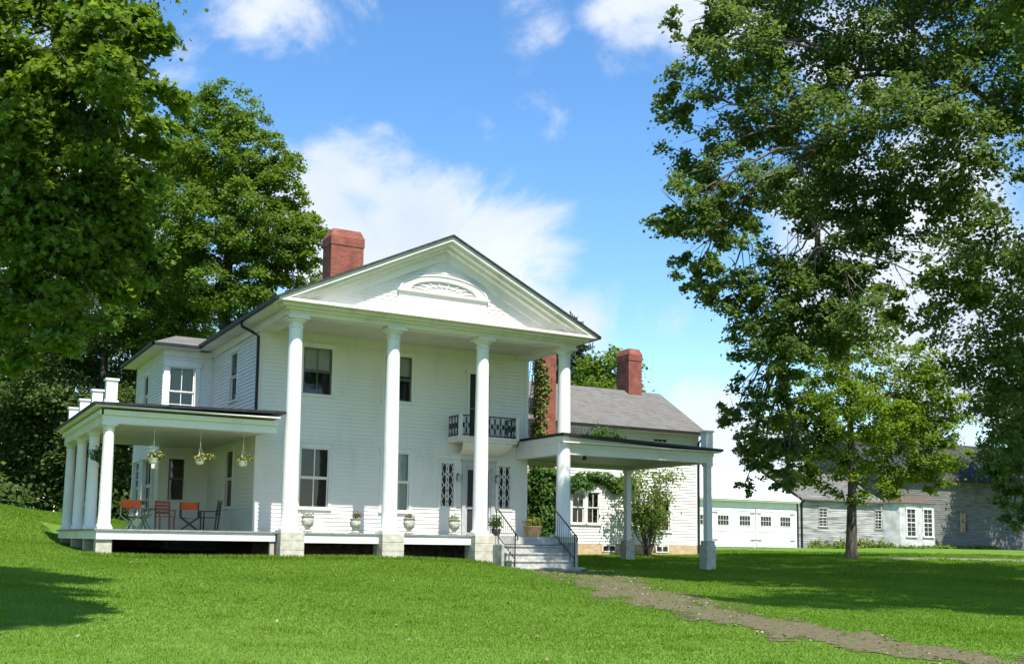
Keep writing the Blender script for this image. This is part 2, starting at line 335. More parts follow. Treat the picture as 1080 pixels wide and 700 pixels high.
def window(root, o, u, n, w, h, cols=2, rows=(1, 1), cas=.12, name='window', shade=0.0, sill=True, sashmat='trim', casmat='trim', label=None, depth=.05, glass='glass', bars=.028):
    """a double-hung window in an opening w x h whose lower left corner is o"""
    o = np.array(o, float); u = np.array(u, float); n = np.array(n, float); Z = np.array((0, 0, 1.))
    f = MB()
    f.obox(o-u*cas-n*.02, u*cas, n*(depth+.02), Z*h); f.obox(o+u*w-n*.02, u*cas, n*(depth+.02), Z*h)
    f.obox(o-u*(cas+.03)+Z*h-n*.02, u*(w+2*cas+.06), n*(depth+.045), Z*(cas*1.15))
    f.obox(o-u*(cas+.03)-Z*.07-n*.02, u*(w+2*cas+.06), n*(depth+.06), Z*.07)
    fr = f.build(name, casmat, root, label=label)
    s = MB(); e = .045; hs = h/2 if len(rows) == 2 else h
    for k, r in enumerate(rows):
        b = o+Z*(k*hs)+n*(-.05 if k == 0 and len(rows) == 2 else -.012)
        s.obox(b, u*e, n*.03, Z*hs); s.obox(b+u*(w-e), u*e, n*.03, Z*hs); s.obox(b+u*e, u*(w-2*e), n*.03, Z*e); s.obox(b+u*e+Z*(hs-e), u*(w-2*e), n*.03, Z*e)
        for c in range(1, cols): s.obox(b+u*(w*c/cols-bars/2)+Z*e+n*.002, u*bars, n*.026, Z*(hs-2*e))
        for c in range(1, r): s.obox(b+u*e+Z*(hs*c/r-bars/2)+n*.004, u*(w-2*e), n*.022, Z*bars)
    s.build('sash', sashmat, fr)
    p = MB()
    for k in range(len(rows)):
        b = o+Z*(k*hs)+n*(-.04 if k == 0 and len(rows) == 2 else -.002)
        p.add([b+u*e+Z*e, b+u*(w-e)+Z*e, b+u*(w-e)+Z*(hs-e), b+u*e+Z*(hs-e)], [(0, 1, 2, 3)])
    p.build('pane', glass, fr)
    r_ = MB(); bk = .35
    c00, c10, c11, c01 = o-n*.06-u*.02-Z*.02, o+u*(w+.02)-n*.06-Z*.02, o+u*(w+.02)-n*.06+Z*(h+.02), o-n*.06-u*.02+Z*(h+.02)
    B = [c-n*bk for c in (c00, c10, c11, c01)]
    r_.add([c00, c10, c11, c01]+B, [(4, 5, 6, 7), (0, 1, 5, 4), (1, 2, 6, 5), (2, 3, 7, 6), (3, 0, 4, 7)]); r_.build('reveal', 'inside', fr)
    if shade:
        c = MB(); zz = h*(1-shade); m = 12; vs = []; fs = []
        for i in range(m+1):
            d = -.1-.012*math.sin(i*2.1)
            vs += [o+u*(w*i/m)+Z*zz+n*d, o+u*(w*i/m)+Z*h+n*d]
        fs = [(2*i, 2*i+2, 2*i+3, 2*i+1) for i in range(m)]
        c.add(vs, fs); c.build('curtain', 'curtain', fr)
    return fr

# ------------------------------------------------------------------ foliage
def leaf_mesh(name, P, Nn, size, tint, mat, parent=None, loc=(0, 0, 0), shape='leaf', kind=None):
    """one crown: a small folded leaf (or needle) at every point P with normal Nn"""
    n = len(P); P = P-np.array(loc)[None]
    Nn = Nn/np.linalg.norm(Nn, axis=1, keepdims=True)
    t = RNG.normal(size=(n, 3)); t[:, 2] -= .5; t -= Nn*(t*Nn).sum(1, keepdims=True); t /= np.linalg.norm(t, axis=1, keepdims=True)
    b = np.cross(Nn, t); s = (size*RNG.uniform(.65, 1.25, n))[:, None]; wd = {'leaf': .42, 'needle': .12, 'blade': .1, 'maple': 0}[shape]
    if shape == 'maple':
        an = np.radians([-90, -52, -35, 0, 22, 52, 68, 90, 112, 128, 158, 180, 215, 232]); ra = np.array([.30, .22, .40, .50, .27, .60, .32, .62, .32, .60, .27, .50, .40, .22])
        V = P[:, None]+s[:, None]*(b[:, None]*(np.cos(an)*ra)[None, :, None]+t[:, None]*(np.sin(an)*ra)[None, :, None]+Nn[:, None]*(.28*np.abs(np.cos(an)*ra)-.12*np.maximum(np.sin(an)*ra, 0))[None, :, None])
        k = len(an); me = bpy.data.meshes.new(name); me.vertices.add(n*k); me.vertices.foreach_set('co', V.astype(np.float32).ravel())
        me.loops.add(n*k); me.loops.foreach_set('vertex_index', np.arange(n*k, dtype=np.int32)); me.polygons.add(n); me.polygons.foreach_set('loop_start', np.arange(n, dtype=np.int32)*k)
        a = me.attributes.new('tint', 'FLOAT', 'FACE'); a.data.foreach_set('value', np.clip(tint, 0, 1).astype(np.float32))
        me.update(); me.validate(); me.materials.append(M[mat]); o = bpy.data.objects.new(name, me); COL.objects.link(o); o.parent = parent
        return o
    V = np.empty((n, 4, 3)); V[:, 0] = P-t*s*.5; V[:, 1] = P+b*s*wd+Nn*s*.12; V[:, 2] = P+t*s*.5; V[:, 3] = P-b*s*wd+Nn*s*.12
    me = bpy.data.meshes.new(name); me.vertices.add(n*4); me.vertices.foreach_set('co', V.astype(np.float32).ravel())
    tri = np.array([[0, 1, 2], [0, 2, 3]])[None]+(np.arange(n)*4)[:, None, None]
    me.loops.add(n*6); me.loops.foreach_set('vertex_index', tri.astype(np.int32).ravel())
    me.polygons.add(n*2); me.polygons.foreach_set('loop_start', np.arange(n*2, dtype=np.int32)*3)
    a = me.attributes.new('tint', 'FLOAT', 'FACE'); a.data.foreach_set('value', np.repeat(np.clip(tint, 0, 1), 2).astype(np.float32))
    me.update(); me.validate(); me.materials.append(M[mat])
    o = bpy.data.objects.new(name, me); COL.objects.link(o)
    if parent is not None: o.parent = parent
    else: o.location = loc
    if kind: o['kind'] = kind
    return o
def lobe_leaves(lobes, dens, flat=.55, sub=(.32, .5), more=1.0):
    """points spread in flattened sprays through each lobe; returns points, normals, tint"""
    Ps, Ns, Ts = [], [], []
    for (x, y, z, r) in lobes:
        c = np.array((x, y, z)); k = int(7+7*r*r) if r < 1.5 else int(14+5*r*r); k = int(min(k, 60)*more)
        tot = int(math.pi*r*r*dens); per = np.maximum(RNG.poisson(tot/k, k), 3)
        for m in per:
            d = RNG.normal(size=3); d /= np.linalg.norm(d); q = c+d*r*RNG.uniform(.25, 1.0)**.6*np.array((1, 1, .85))
            sr = max(.12, r*RNG.uniform(*sub)) if r < 2 else r*RNG.uniform(*sub)*.8
            out = d*np.array((1, 1, .3)); pts = RNG.normal(size=(m, 3))*.5
            pts[:, 2] *= flat; pts[:, 2] -= .25*(pts[:, 0]**2+pts[:, 1]**2)
            Ps.append(q+pts*sr)
            Ns.append(np.array((0, 0, .75))+out*.45+RNG.normal(size=(m, 3))*.5); Ts.append(np.clip(RNG.normal(.45+RNG.normal()*.16, .2, m), 0, 1))
    return np.concatenate(Ps), np.concatenate(Ns), np.concatenate(Ts)
def curve_pts(p, q, bow, n=7):
    p = np.array(p, float); q = np.array(q, float); t = np.linspace(0, 1, n)[:, None]; L = np.linalg.norm(q-p)
    w = RNG.normal(size=(n, 3))*L*.018; w[0] = w[-1] = 0
    return list(p+(q-p)*t+np.array((0, 0, bow*L))*(4*t*(1-t))+w)
def tree(name, label, cat, base, trunk, lobes, dens, size, leaf, bark='bark', r0=.3, group=None, twigs=True, flat=.55, sub=(.32, .5), shape='leaf', more=1.0, limb=1.0):
    """trunk: list of points (world) from base up; limbs reach from the trunk into each lobe"""
    root = empty(name, base, label, cat, group)
    tb = MB(); tr = [np.array(p, float) for p in trunk]; n = len(tr)
    rad = [r0*(1-.62*i/(n-1)) for i in range(n)]
    first = tr[0].copy(); first[2] -= .25
    tb.tube([first, tr[0]+(0, 0, .05), tr[0]+(tr[1]-tr[0])*.22]+tr[1:], [r0*1.5, r0*1.3, r0*1.02]+rad[1:], 12)
    tb.build('trunk', bark, root); lb = MB(); A = np.array(lobes, float)
    K = max(2, min(9, len(lobes)//4)); cen = A[np.linspace(0, len(A)-1, K).astype(int), :3].copy()
    for _ in range(12):     # a few main limbs, each serving the lobes nearest to it
        own = np.argmin(((A[:, None, :3]-cen[None])**2).sum(-1), 1)
        for k in range(K):
            if (own == k).any(): cen[k] = A[own == k, :3].mean(0)
    done = []
    for k in np.argsort(-cen[:, 2]):
        idx = np.where(own == k)[0]
        if not len(idx): continue
        c = cen[k]; hd = [np.linalg.norm((t-c)[:2]) for t in tr]; want = [c[2]-.4*h for h in hd]
        best = min(range(1, n), key=lambda i: abs(tr[i][2]-want[i])+.15*hd[i]); L = np.linalg.norm(c-tr[best])
        st = tr[best]; cand = [(np.linalg.norm(c-q_), q_) for q_ in done]
        if cand:
            dm, q_ = min(cand, key=lambda t: t[0])
            if dm < (.95 if c[2] < 6.5 else .6)*L and L > 3: st = q_; L = dm
        q = st+(c-st)*.8; rb = min(rad[best]*.62, .03+.014*L*math.sqrt(len(idx)/3))*limb*(1 if st is tr[best] else .6)
        main = curve_pts(st, q, .1, 9); done += main[3:7]; lb.tube(main, [rb*(1-.07*i) for i in range(9)], 7)
        for ii in idx:
            x, y, z, r = lobes[ii]; c2 = np.array((x, y, z)); js = 4+int(RNG.integers(0, 5)); s0 = main[js]; L2 = np.linalg.norm(c2-s0); r2 = min(rb*.6, .012+.014*L2)
            pts = curve_pts(s0, c2, .09, 7); lb.tube(pts, [r2*(1-.11*i) for i in range(7)], 5)
            if twigs:
                for t_ in range(6):
                    d = RNG.normal(size=3); d /= np.linalg.norm(d); lb.tube(curve_pts(pts[3+t_ % 4], c2+d*r*.9, .06, 5), [r2*.4, r2*.3, r2*.24, r2*.16, r2*.08], 4)
    lb.build('limb', bark, root)
    P, Nn, T = lobe_leaves(lobes, dens, flat, sub, more)
    leaf_mesh('crown', P, Nn, size, T, leaf, root, base, shape)
    return root

# ------------------------------------------------------------------ ground
def ground():
    def axis(lo, hi, step, far):
        a = list(np.arange(lo, hi+1e-6, step)); s = step; x = a[-1]
        while x < far: s *= 1.35; x += s; a.append(x)
        s = step; x = a[0]
        while x > -far: s *= 1.35; x -= s; a.insert(0, x)
        return np.array(a)
    xs = axis(-16, 70, .7, 2500); ys = axis(-32, 34, .7, 2500); X, Y = np.meshgrid(xs, ys); Z = gz(X, Y)
    d = np.maximum(np.maximum(-60-X, X-110), np.maximum(-48-Y, Y-100)); k = np.clip(d/300, 0, 1); Z = Z*(1-k)+0.6*k
    nx, ny = len(xs), len(ys)
    m = MB(); m.v = np.stack([X, Y, Z], -1).reshape(-1, 3).tolist()
    m.f = [(j*nx+i, j*nx+i+1, (j+1)*nx+i+1, (j+1)*nx+i) for j in range(ny-1) for i in range(nx-1)]; m.sm = [True]*len(m.f)
    structure(m.build('lawn', 'lawn'))
ground()
def strip(name, pts, widths, mat, lift=.03, jag=.16, step=.35):
    """a draped sheet along a centre line with ragged edges"""
    pts = [np.array(p, float) for p in pts]; C_ = []; W_ = []
    for i in range(len(pts)-1):
        L = np.linalg.norm(pts[i+1]-pts[i]); k = max(1, int(L/step))
        for j in range(k): t = j/k; C_.append(pts[i]*(1-t)+pts[i+1]*t); W_.append(widths[i]*(1-t)+widths[i+1]*t)
    C_.append(pts[-1]); W_.append(widths[-1]); m = MB(); vs = []; nn = 7
    rg = np.random.default_rng(3)
    for i, (c, w) in enumerate(zip(C_, W_)):
        d = C_[min(i+1, len(C_)-1)]-C_[max(i-1, 0)]; d = d/np.linalg.norm(d); nrm = np.array((-d[1], d[0]))
        a = -w/2+rg.normal()*jag*w*.5; b = w/2+rg.normal()*jag*w*.5
        for k in range(nn):
            p = c+nrm*(a+(b-a)*k/(nn-1)); e = lift if 0 < k < nn-1 else -.01
            vs.append((p[0], p[1], g(p[0], p[1])+e))
    fs = [(i*nn+k, i*nn+k+1, (i+1)*nn+k+1, (i+1)*nn+k) for i in range(len(C_)-1) for k in range(nn-1)]
    m.add(vs, [tuple(reversed(f)) for f in fs], True); return structure(m.build(name, mat))
PATH = [(8.5, -1.7), (8.1, -3.4), (6.75, -6.6), (4.6, -11.1), (3.2, -14.6), (2.5, -17.2), (1.7, -19.4), (1.45, -20.8), (1.55, -22.1), (1.6, -25)]
PATHW = [3.6, 3.2, 2.6, 2.4, 2.3, 2.2, 2.1, 2.0, 2.0, 2.0]
def path_field(x, y):
    """0 on the middle line of the track, 1 at its edge; and a patchiness value"""
    d = np.full(x.shape, 1e9)
    for i in range(len(PATH)-1):
        a = np.array(PATH[i]); b = np.array(PATH[i+1]); L2 = ((b-a)**2).sum(); t = np.clip(((x-a[0])*(b[0]-a[0])+(y-a[1])*(b[1]-a[1]))/L2, 0, 1)
        w = PATHW[i]*(1-t)+PATHW[i+1]*t; d = np.minimum(d, np.hypot(x-a[0]-t*(b[0]-a[0]), y-a[1]-t*(b[1]-a[1]))/(w*.5))
    pn = .5+.22*np.sin(x*2.1+1.3*np.sin(y*1.7))+.2*np.sin(y*3.3+1.7*np.sin(x*2.9))+.2*np.sin(x*7.1-y*5.3+np.sin(y*4))+.16*np.sin(x*13.7+y*11.1+2*np.sin(x*5))
    return d, pn
def path():
    st = .07; xs = np.arange(-2, 11.5, st); ys = np.arange(-26, -1.2, st); X, Y = np.meshgrid(xs, ys); d, pn = path_field(X, Y); Z = gz(X, Y)+.012
    fall = np.clip((-Y-14)/9, 0, 1)*.28; fine = np.sin(X*23+2*np.sin(Y*17))*np.sin(Y*19+2*np.sin(X*21)); keep = d+.95*(pn-.5)+fall+.12*fine < .92; nx = len(xs); m = MB(); idx = {}
    def vid(j, i):
        k = j*nx+i
        if k not in idx: idx[k] = len(m.v); m.v.append((float(X[j, i]), float(Y[j, i]), float(Z[j, i]))) 
        return idx[k]
    for j in range(len(ys)-1):
        for i in range(nx-1):
            if keep[j, i]: m.f.append((vid(j, i), vid(j, i+1), vid(j+1, i+1), vid(j+1, i))); m.sm.append(True)
    structure(m.build('path', 'path'))
path()
strip('driveway', [(25.8, .6), (29.2, .6), (31.5, -1.0), (35, -4.5), (42, -9)], [.7, 1.6, 2.6, 3.2, 4], 'gravel')

def soil():
    m = MB(); xs = np.linspace(-5.15, 9.6, 24); ys = np.linspace(.15, 3.1, 6)
    m.add([(x, y, g(x, y)+.03) for y in ys for x in xs], [(j*24+i, j*24+i+1, (j+1)*24+i+1, (j+1)*24+i) for j in range(5) for i in range(23)], True); structure(m.build('soil', 'soil'))
soil()
# ------------------------------------------------------------------ main house
UX, UY = (1, 0, 0), (0, 1, 0); NX, NY = (-1, 0, 0), (0, -1, 0)
house = empty('house', (4.8, 3, -.8), 'white two storey Greek revival house with four tall columns under a pediment', 'house')
FL = -.27; FR = 9.96
def walls():
    win = [(1.25, 2.25, 4.62, 6.23), (1.25, 2.25, .83, 2.83), (4.2, 5.2, 4.6, 6.21), (4.2, 5.2, .8, 2.83)]
    ops = [(a+.25, b+.25, c, d) for a, b, c, d in win]+[(7.25+.25, 8.58+.25, 0, 2.65), (6.42+.25, 6.95+.25, 1.0, 2.55), (8.73+.25, 9.23+.25, 1.0, 2.55), (7.45+.25, 8.35+.25, 3.55, 5.9)]
    m = MB(); claps(m, (-.25, 3, 0), UX, NY, 10.2, 0, 6.72, ops, .128)
    m.box(-.275, -.13, 2.965, 3.06, 0, 6.72); m.box(9.83, 9.975, 2.965, 3.06, 0, 6.72)
    m.box(-.13, 9.83, 2.97, 3.0, 6.45, 6.7); m.build('front_wall', 'paint', house)
    for (a, b, c, d), k in zip(win, range(4)):
        window(house, (a, 3, c), UX, NY, b-a, d-c, 2, (1, 1), .11, shade=.5 if k == 0 else (.42 if k == 2 else (0.0 if k == 1 else 1.0)), sashmat='trim' if k in (1, 3) else 'darkpaint', bars=.035 if k == 1 else .028)
    m = MB(); claps(m, (-.25, 9.2, 0), (0, -1, 0), NX, 6.2, 0, 6.8, [(2.73, 3.63, 4.6, 6.3), (2.66, 3.56, .85, 2.85)], .128)
    m.box(-.274, -.1, 3.06, 3.16, 0, 6.78); m.build('side_wall', 'paint', house)
    window(house, (-.25, 6.47, 4.6), (0, -1, 0), NX, .9, 1.7, 1, (1, 1), .1); window(house, (-.25, 6.54, .85), (0, -1, 0), NX, .9, 2.0, 1, (1, 1), .1)
    m = MB(); claps(m, (9.95, 3, 0), (0, 1, 0), (1, 0, 0), 10.5, 0, 6.8, (), .128); claps(m, (9.95, 13.5, 0), (-1, 0, 0), (0, 1, 0), 10.2, 0, 6.8, (), .16)
    claps(m, (9.95, 13.5, 6.8), (-1, 0, 0), (0, 1, 0), 10.2, 0, 2.6, (), .16, poly=lambda z: (max(0, z/.475), min(10.2, 10.2-z/.475)))
    m.build('rear_wall', 'paint', house)
    # short side bay with its own hipped roof
    m = MB(); claps(m, (-2.05, 9.2, 0), UX, NY, 1.8, 0, 6.75, [(.2, 1.12, 4.25, 6.1), (.34, .9, 1.17, 2.72)], .128)
    claps(m, (-2.05, 14.6, 0), (0, -1, 0), NX, 5.4, 0, 6.75, [(1.9, 2.75, 4.5, 6.12), (2.9, 4.6, .7, 2.75), (.9, 2.2, .7, 2.75)], .128)
    m.box(-2.075, -1.98, 9.175, 9.25, 0, 6.75); claps(m, (-.25, 14.6, 0), (-1, 0, 0), (0, 1, 0), 1.8, 0, 6.75, (), .2)
    m.build('bay_wall', 'paint', house)
    window(house, (-1.85, 9.2, 4.25), UX, NY, .92, 1.85, 2, (2, 1), .2, shade=1.0, depth=.09)
    window(house, (-1.71, 9.2, 1.17), UX, NY, .56, 1.55, 1, (1, 2), .07, sashmat='darkpaint')
    window(house, (-2.05, 12.7, 4.5), (0, -1, 0), NX, .85, 1.62, 1, (1, 1), .1)
    window(house, (-2.05, 11.7, .7), (0, -1, 0), NX, 1.7, 2.05, 3, (2, 1), .09, depth=.14); window(house, (-2.05, 13.7, .7), (0, -1, 0), NX, 1.3, 2.05, 2, (2, 3), .09, depth=.14)
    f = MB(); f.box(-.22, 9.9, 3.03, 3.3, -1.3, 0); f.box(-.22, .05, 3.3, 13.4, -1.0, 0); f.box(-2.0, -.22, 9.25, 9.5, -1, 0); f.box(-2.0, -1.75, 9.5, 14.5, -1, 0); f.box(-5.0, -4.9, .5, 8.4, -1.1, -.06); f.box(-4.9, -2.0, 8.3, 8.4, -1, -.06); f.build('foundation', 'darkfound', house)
walls()
RS = .475; XC = 4.845; ZR = 9.66; XE = -.86
def slopes():
    r = MB()
    for sgn in (-1, 1):
        e = XC+sgn*(XC-XE); ze = ZR-RS*(XC-XE); t = .055
        P = [(e, -.93, ze), (XC, -.93, ZR), (XC, -.93, ZR-t), (e, -.93, ze-t)]
        r.prism(P, (0, 14.6, 0))
    rf = r.build('roof', 'darkshingle', house)
    def z(x, d): return ZR-RS*abs(x-XC)-d
    def xat(d): return (ZR-d-6.93)/RS     # distance from the ridge where the line meets the cornice
    for d0, d1, y0, nm in ((.055, .2, -.86, 'rake_cornice'), (.2, .31, -.72, 'rake_moulding'), (.31, .43, -.52, 'rake_moulding'), (.43, .72, -.33, 'rake_frieze')):
        c = MB()
        for sgn in (-1, 1):
            a, b = xat(d0), xat(d1)
            c.prism([(XC+sgn*a, y0, 6.93), (XC, y0, ZR-d0), (XC, y0, ZR-d1), (XC+sgn*b, y0, 6.93)], (0, -.25-y0+.0, 0))
        c.build(nm, 'trim', house)
    # horizontal cornice and entablature
    c = MB(); c.box(-.82, 10.51, -.86, -.25, 6.84, 6.928); c.build('cornice', 'trim', house)
    c = MB(); c.box(-.62, 10.31, -.62, -.25, 6.755, 6.838); c.box(-.45, 10.14, -.45, -.25, 6.69, 6.753); c.build('bed_moulding', 'trim', house)
    c = MB(); c.box(-.29, 9.98, -.28, .25, 6.56, 6.83); c.box(-.29, .25, .25, 2.96, 6.56, 6.83); c.box(9.44, 9.98, .25, 2.96, 6.56, 6.83)
    c.box(-.31, 10.0, -.305, -.28, 6.63, 6.69); c.build('entablature', 'trim', house)
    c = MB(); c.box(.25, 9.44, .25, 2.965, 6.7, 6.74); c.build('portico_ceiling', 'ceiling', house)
    for sgn in (-1, 1):
        x = lambda v: XC+sgn*v
        c = MB(); a, b = sorted((x(5.1), x(5.66))); c.box(a, b, -.25, 13.6, 6.80, 6.87); a, b = sorted((x(5.1), x(5.2))); c.box(a, b, -.2, 13.5, 6.55, 6.8); c.build('eave_soffit', 'trim', house)
        gt = MB(); a, b = sorted((x(5.67), x(5.78))); gt.box(a, b, -.9, 13.6, 6.83, 6.94); gt.build('gutter', 'black', rf)
    d = MB(); d.tube([(-.86, 3.1, 6.84), (-.84, 3.08, 6.68), (-.5, 2.95, 6.5), (-.33, 2.9, 6.38), (-.32, 2.9, 3.62), (-.5, 2.85, 3.5)], .05, 8); d.build('downspout', 'black', house)
    ty = MB(); claps(ty, (XE, -.25, 6.92), UX, NY, 11.4, 0, 2.3, (), .118, poly=lambda q: (max(0, (q+6.92-(ZR-.52-RS*(XC-XE)))/RS), 2*(XC-XE)-max(0, (q+6.92-(ZR-.52-RS*(XC-XE)))/RS)))
    ty.build('tympanum', 'paint', house)
    # fanlight
    fx, fz = 4.83, 7.80; p = MB(); p.box(fx-1.58, fx+1.58, -.31, -.24, 6.93, fz-.06); p.build('fanlight_panel', 'paint', house)
    fr = MB(); n = 28; A0, B0, A1, B1 = 1.55, .56, 1.2, .40
    el = lambda a, b, t: (fx+a*math.cos(t), fz+b*math.sin(t))
    for i in range(n):
        t0, t1 = math.pi*i/n, math.pi*(i+1)/n; q = [el(A0, B0, t0), el(A0, B0, t1), el(A1, B1, t1), el(A1, B1, t0)]
        fr.prism([(a, -.34, b) for a, b in q], (0, .1, 0)); q = [el(A0+.05, B0+.05, t0), el(A0+.05, B0+.05, t1), el(A0, B0, t1), el(A0, B0, t0)]; fr.prism([(a, -.37, b) for a, b in q], (0, .13, 0))
    fr.box(fx-1.66, fx+1.66, -.4, -.24, fz-.06, fz); fan = fr.build('fanlight', 'trim', house)
    mu = MB()
    for k in range(1, 9):
        t = math.pi*k/9; a = el(.2, .07, t); b = el(A1, B1, t); mu.bar((a[0], -.29, a[1]), (b[0], -.29, b[1]), .018, .03)
    for aa, bb in ((.2, .07), (.72, .24)):
        for i in range(18):
            t0, t1 = math.pi*i/18, math.pi*(i+1)/18; a = el(aa, bb, t0); b = el(aa, bb, t1); mu.bar((a[0], -.288, a[1]), (b[0], -.288, b[1]), .016, .03)
    mu.build('muntin', 'trim', fan)
    g_ = MB(); g_.prism([(*el(A1, B1, math.pi*i/n),) for i in range(0)] or [(el(A1, B1, math.pi*i/n)[0], -.262, el(A1, B1, math.pi*i/n)[1]) for i in range(n+1)], (0, .005, 0)); g_.build('pane', 'potwhite', fan)
    g_ = MB(); g_.prism([(el(1.12, .34, math.pi*i/n)[0], -.27, el(1.12, .34, math.pi*i/n)[1]) for i in range(n+1)], (0, .006, 0)); g_.build('shade', 'curtain', fan)
    # bay roof (hipped) beside the main eave
    b = MB(); e0 = (-2.6, 8.6, 6.86); zt = 7.7; pk0 = (-1.2, 11.5, zt); pk1 = (1.8, 11.5, zt); e3 = (-2.6, 15.2, 6.86)
    V = [e0, (1.0, 8.6, 6.86), pk1, pk0, e3, (1.0, 15.2, 6.86)]
    b.add(V, [(0, 1, 2, 3), (0, 3, 4), (4, 3, 2, 5)]); b.build('bay_roof', 'shingle', house)
    b = MB(); b.box(-2.55, -.8, 8.66, 9.2, 6.75, 6.83); b.box(-2.55, -2.05, 9.2, 15.1, 6.75, 6.83); b.box(-2.09, -.25, 9.15, 9.2, 6.5, 6.75); b.build('bay_soffit', 'trim', house)
    b = MB(); b.box(-2.63, -.88, 8.56, 8.66, 6.77, 6.87); b.box(-2.65, -2.55, 8.56, 15.2, 6.77, 6.87); b.build('gutter', 'black', house)
slopes()
def chimney(root, x0, x1, y0, y1, zb, zt, name='chimney'):
    c = MB(); c.box(x0, x1, y0, y1, zb, zt-.62); e = .025
    c.box(x0-e, x1+e, y0-e, y1+e, zt-.62, zt-.3)
    a = [(x0-e, y0-e), (x1+e, y0-e), (x1+e, y1+e), (x0-e, y1+e)]; i = .1; q = [(x0+i, y0+i), (x1-i, y0+i), (x1-i, y1-i), (x0+i, y1-i)]
    c.add([(*p, zt-.3) for p in a]+[(*p, zt) for p in q], [(0, 1, 5, 4), (1, 2, 6, 5), (2, 3, 7, 6), (3, 0, 4, 7), (4, 5, 6, 7)])
    return c.build(name, 'brick', root)
chimney(house, 2.8, 4.05, 5.0, 5.9, 8.2, 11.1)
def columns():
    for i in range(4):
        x = i*3.2285; c = MB(); Hs = 6.2
        prof = [(.25, .14)]+[(.25-.045*(t/10)**1.6, .14+(Hs-.14)*t/10) for t in range(1, 11)]
        c.lathe((x, 0, 0), [(.29, .05), (.31, .08), (.31, .12), (.27, .14), (.252, .17)]+prof[1:], 32)
        col = c.build('column', 'column', house)
        k = MB(); k.lathe((x, 0, 0), [(.205, 6.18), (.235, 6.2), (.235, 6.24), (.208, 6.26), (.208, 6.34), (.25, 6.36), (.29, 6.41), (.30, 6.45)], 32); k.box(x-.33, x+.33, -.33, .33, 6.45, 6.52); k.box(x-.3, x+.3, -.3, .3, 6.52, 6.56); k.build('capital', 'trim', col)
        k = MB(); k.box(x-.33, x+.33, -.33, .33, 0, .05); k.build('plinth', 'column', col)
        p = MB(); zb = -1.25; zz = -.003; w = .365
        for h in (.27, .27, .35, .4):
            p.box(x-w, x+w, -.4, .36, zz-h+.006, zz); zz -= h
        p.box(x-w+.02, x+w-.02, -.38, .34, zb, -.01); p.build('pier', 'stone', house, bevel=.012)
columns()
def portico_floor():
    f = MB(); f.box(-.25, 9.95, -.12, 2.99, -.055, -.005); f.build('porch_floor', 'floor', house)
    s = MB(); 
    for a, b in ((.372, 2.86), (3.6, 6.09)): s.box(a, b, -.08, .1, -.32, -.057)
    s.build('skirt_board', 'trim', house)
    b = MB(); b.box(-.56, -.43, .0, .14, -.95, -.3); b.build('porch_post', 'teak', house)
    x0, x1 = 6.86, 9.3; zt = -.03
    st = MB(); zs = [-.06, -.3, -.54, -.78, -1.0]
    for k in range(4):
        y0 = -.36-.36*k
        nose = MB(); nose.box(x0, x1+(.12 if k == 3 else 0), y0-.36-.04, y0+.06, zs[k+1]-.06, zs[k+1]); nose.box(x0+.02, x1-.02, y0-.36, y0+.06, zs[k+1]-.3, zs[k+1]-.061); nose.build('step', 'step', house, bevel=.012)
    st.box(x0, x1, -.36, -.12, -.06-.22, -.03); st.build('step', 'step', house, bevel=.012)
    ch = MB(); ch.box(6.74, 6.855, -1.0, -.4, -1.2, -.28); ch.build('step_cheek', 'cheek', house, bevel=.02); ch = MB(); ch.box(9.305, 9.5, -1.1, -.3, -1.2, -.2); ch.build('step_cheek', 'cheek', house, bevel=.02)
    for x in (6.95, 9.2):
        r = MB(); top = [(x, -.2, .86), (x, -.36, .84), (x, -1.5, .08), (x, -1.62, .02), (x, -1.68, -.08), (x, -1.62, -.14)]
        r.tube(top, .022, 8); r.tube([(x, -.22, -.03), (x, -.22, .86)], .018, 8); r.tube([(x, -1.5, -1.0), (x, -1.5, .1)], .022, 8); r.tube([(x, -.3, .02), (x, -1.5, -.75)], .014, 6)
        for k in range(1, 9):
            y = -.3-1.2*k/9; zt_ = .86-(.84-.08)*(abs(y)-.3)/1.2; zb_ = .02-.77*(abs(y)-.3)/1.2; r.tube([(x, y, zb_), (x, y, zt_)], .009, 5)
        r.build('handrail', 'iron', house)
portico_floor()
def ovals(mb, o, u, n, w, h, k, r, cols=1, flat=None):
    o = np.array(o, float); u = np.array(u, float); n = np.array(n, float); hh = h/k
    for ph in (0, .5):
        for i in range(k+ (1 if ph else 0)):
            c = o+u*w/2+np.array((0, 0, hh*(i+.5-ph)))
            pts = []
            for t in np.linspace(0, 2*math.pi, 25):
                z = c[2]+hh*.5*math.sin(t)
                if z < o[2]-.001 or z > o[2]+h+.001: 
                    if len(pts) > 1: mb.tube(pts, r, 5)
                    pts = []; continue
                pts.append((c+u*(w*.5*math.cos(t)))*np.array((1, 1, 0))+np.array((0, 0, z)))
            if len(pts) > 1: mb.tube(pts, r, 5)
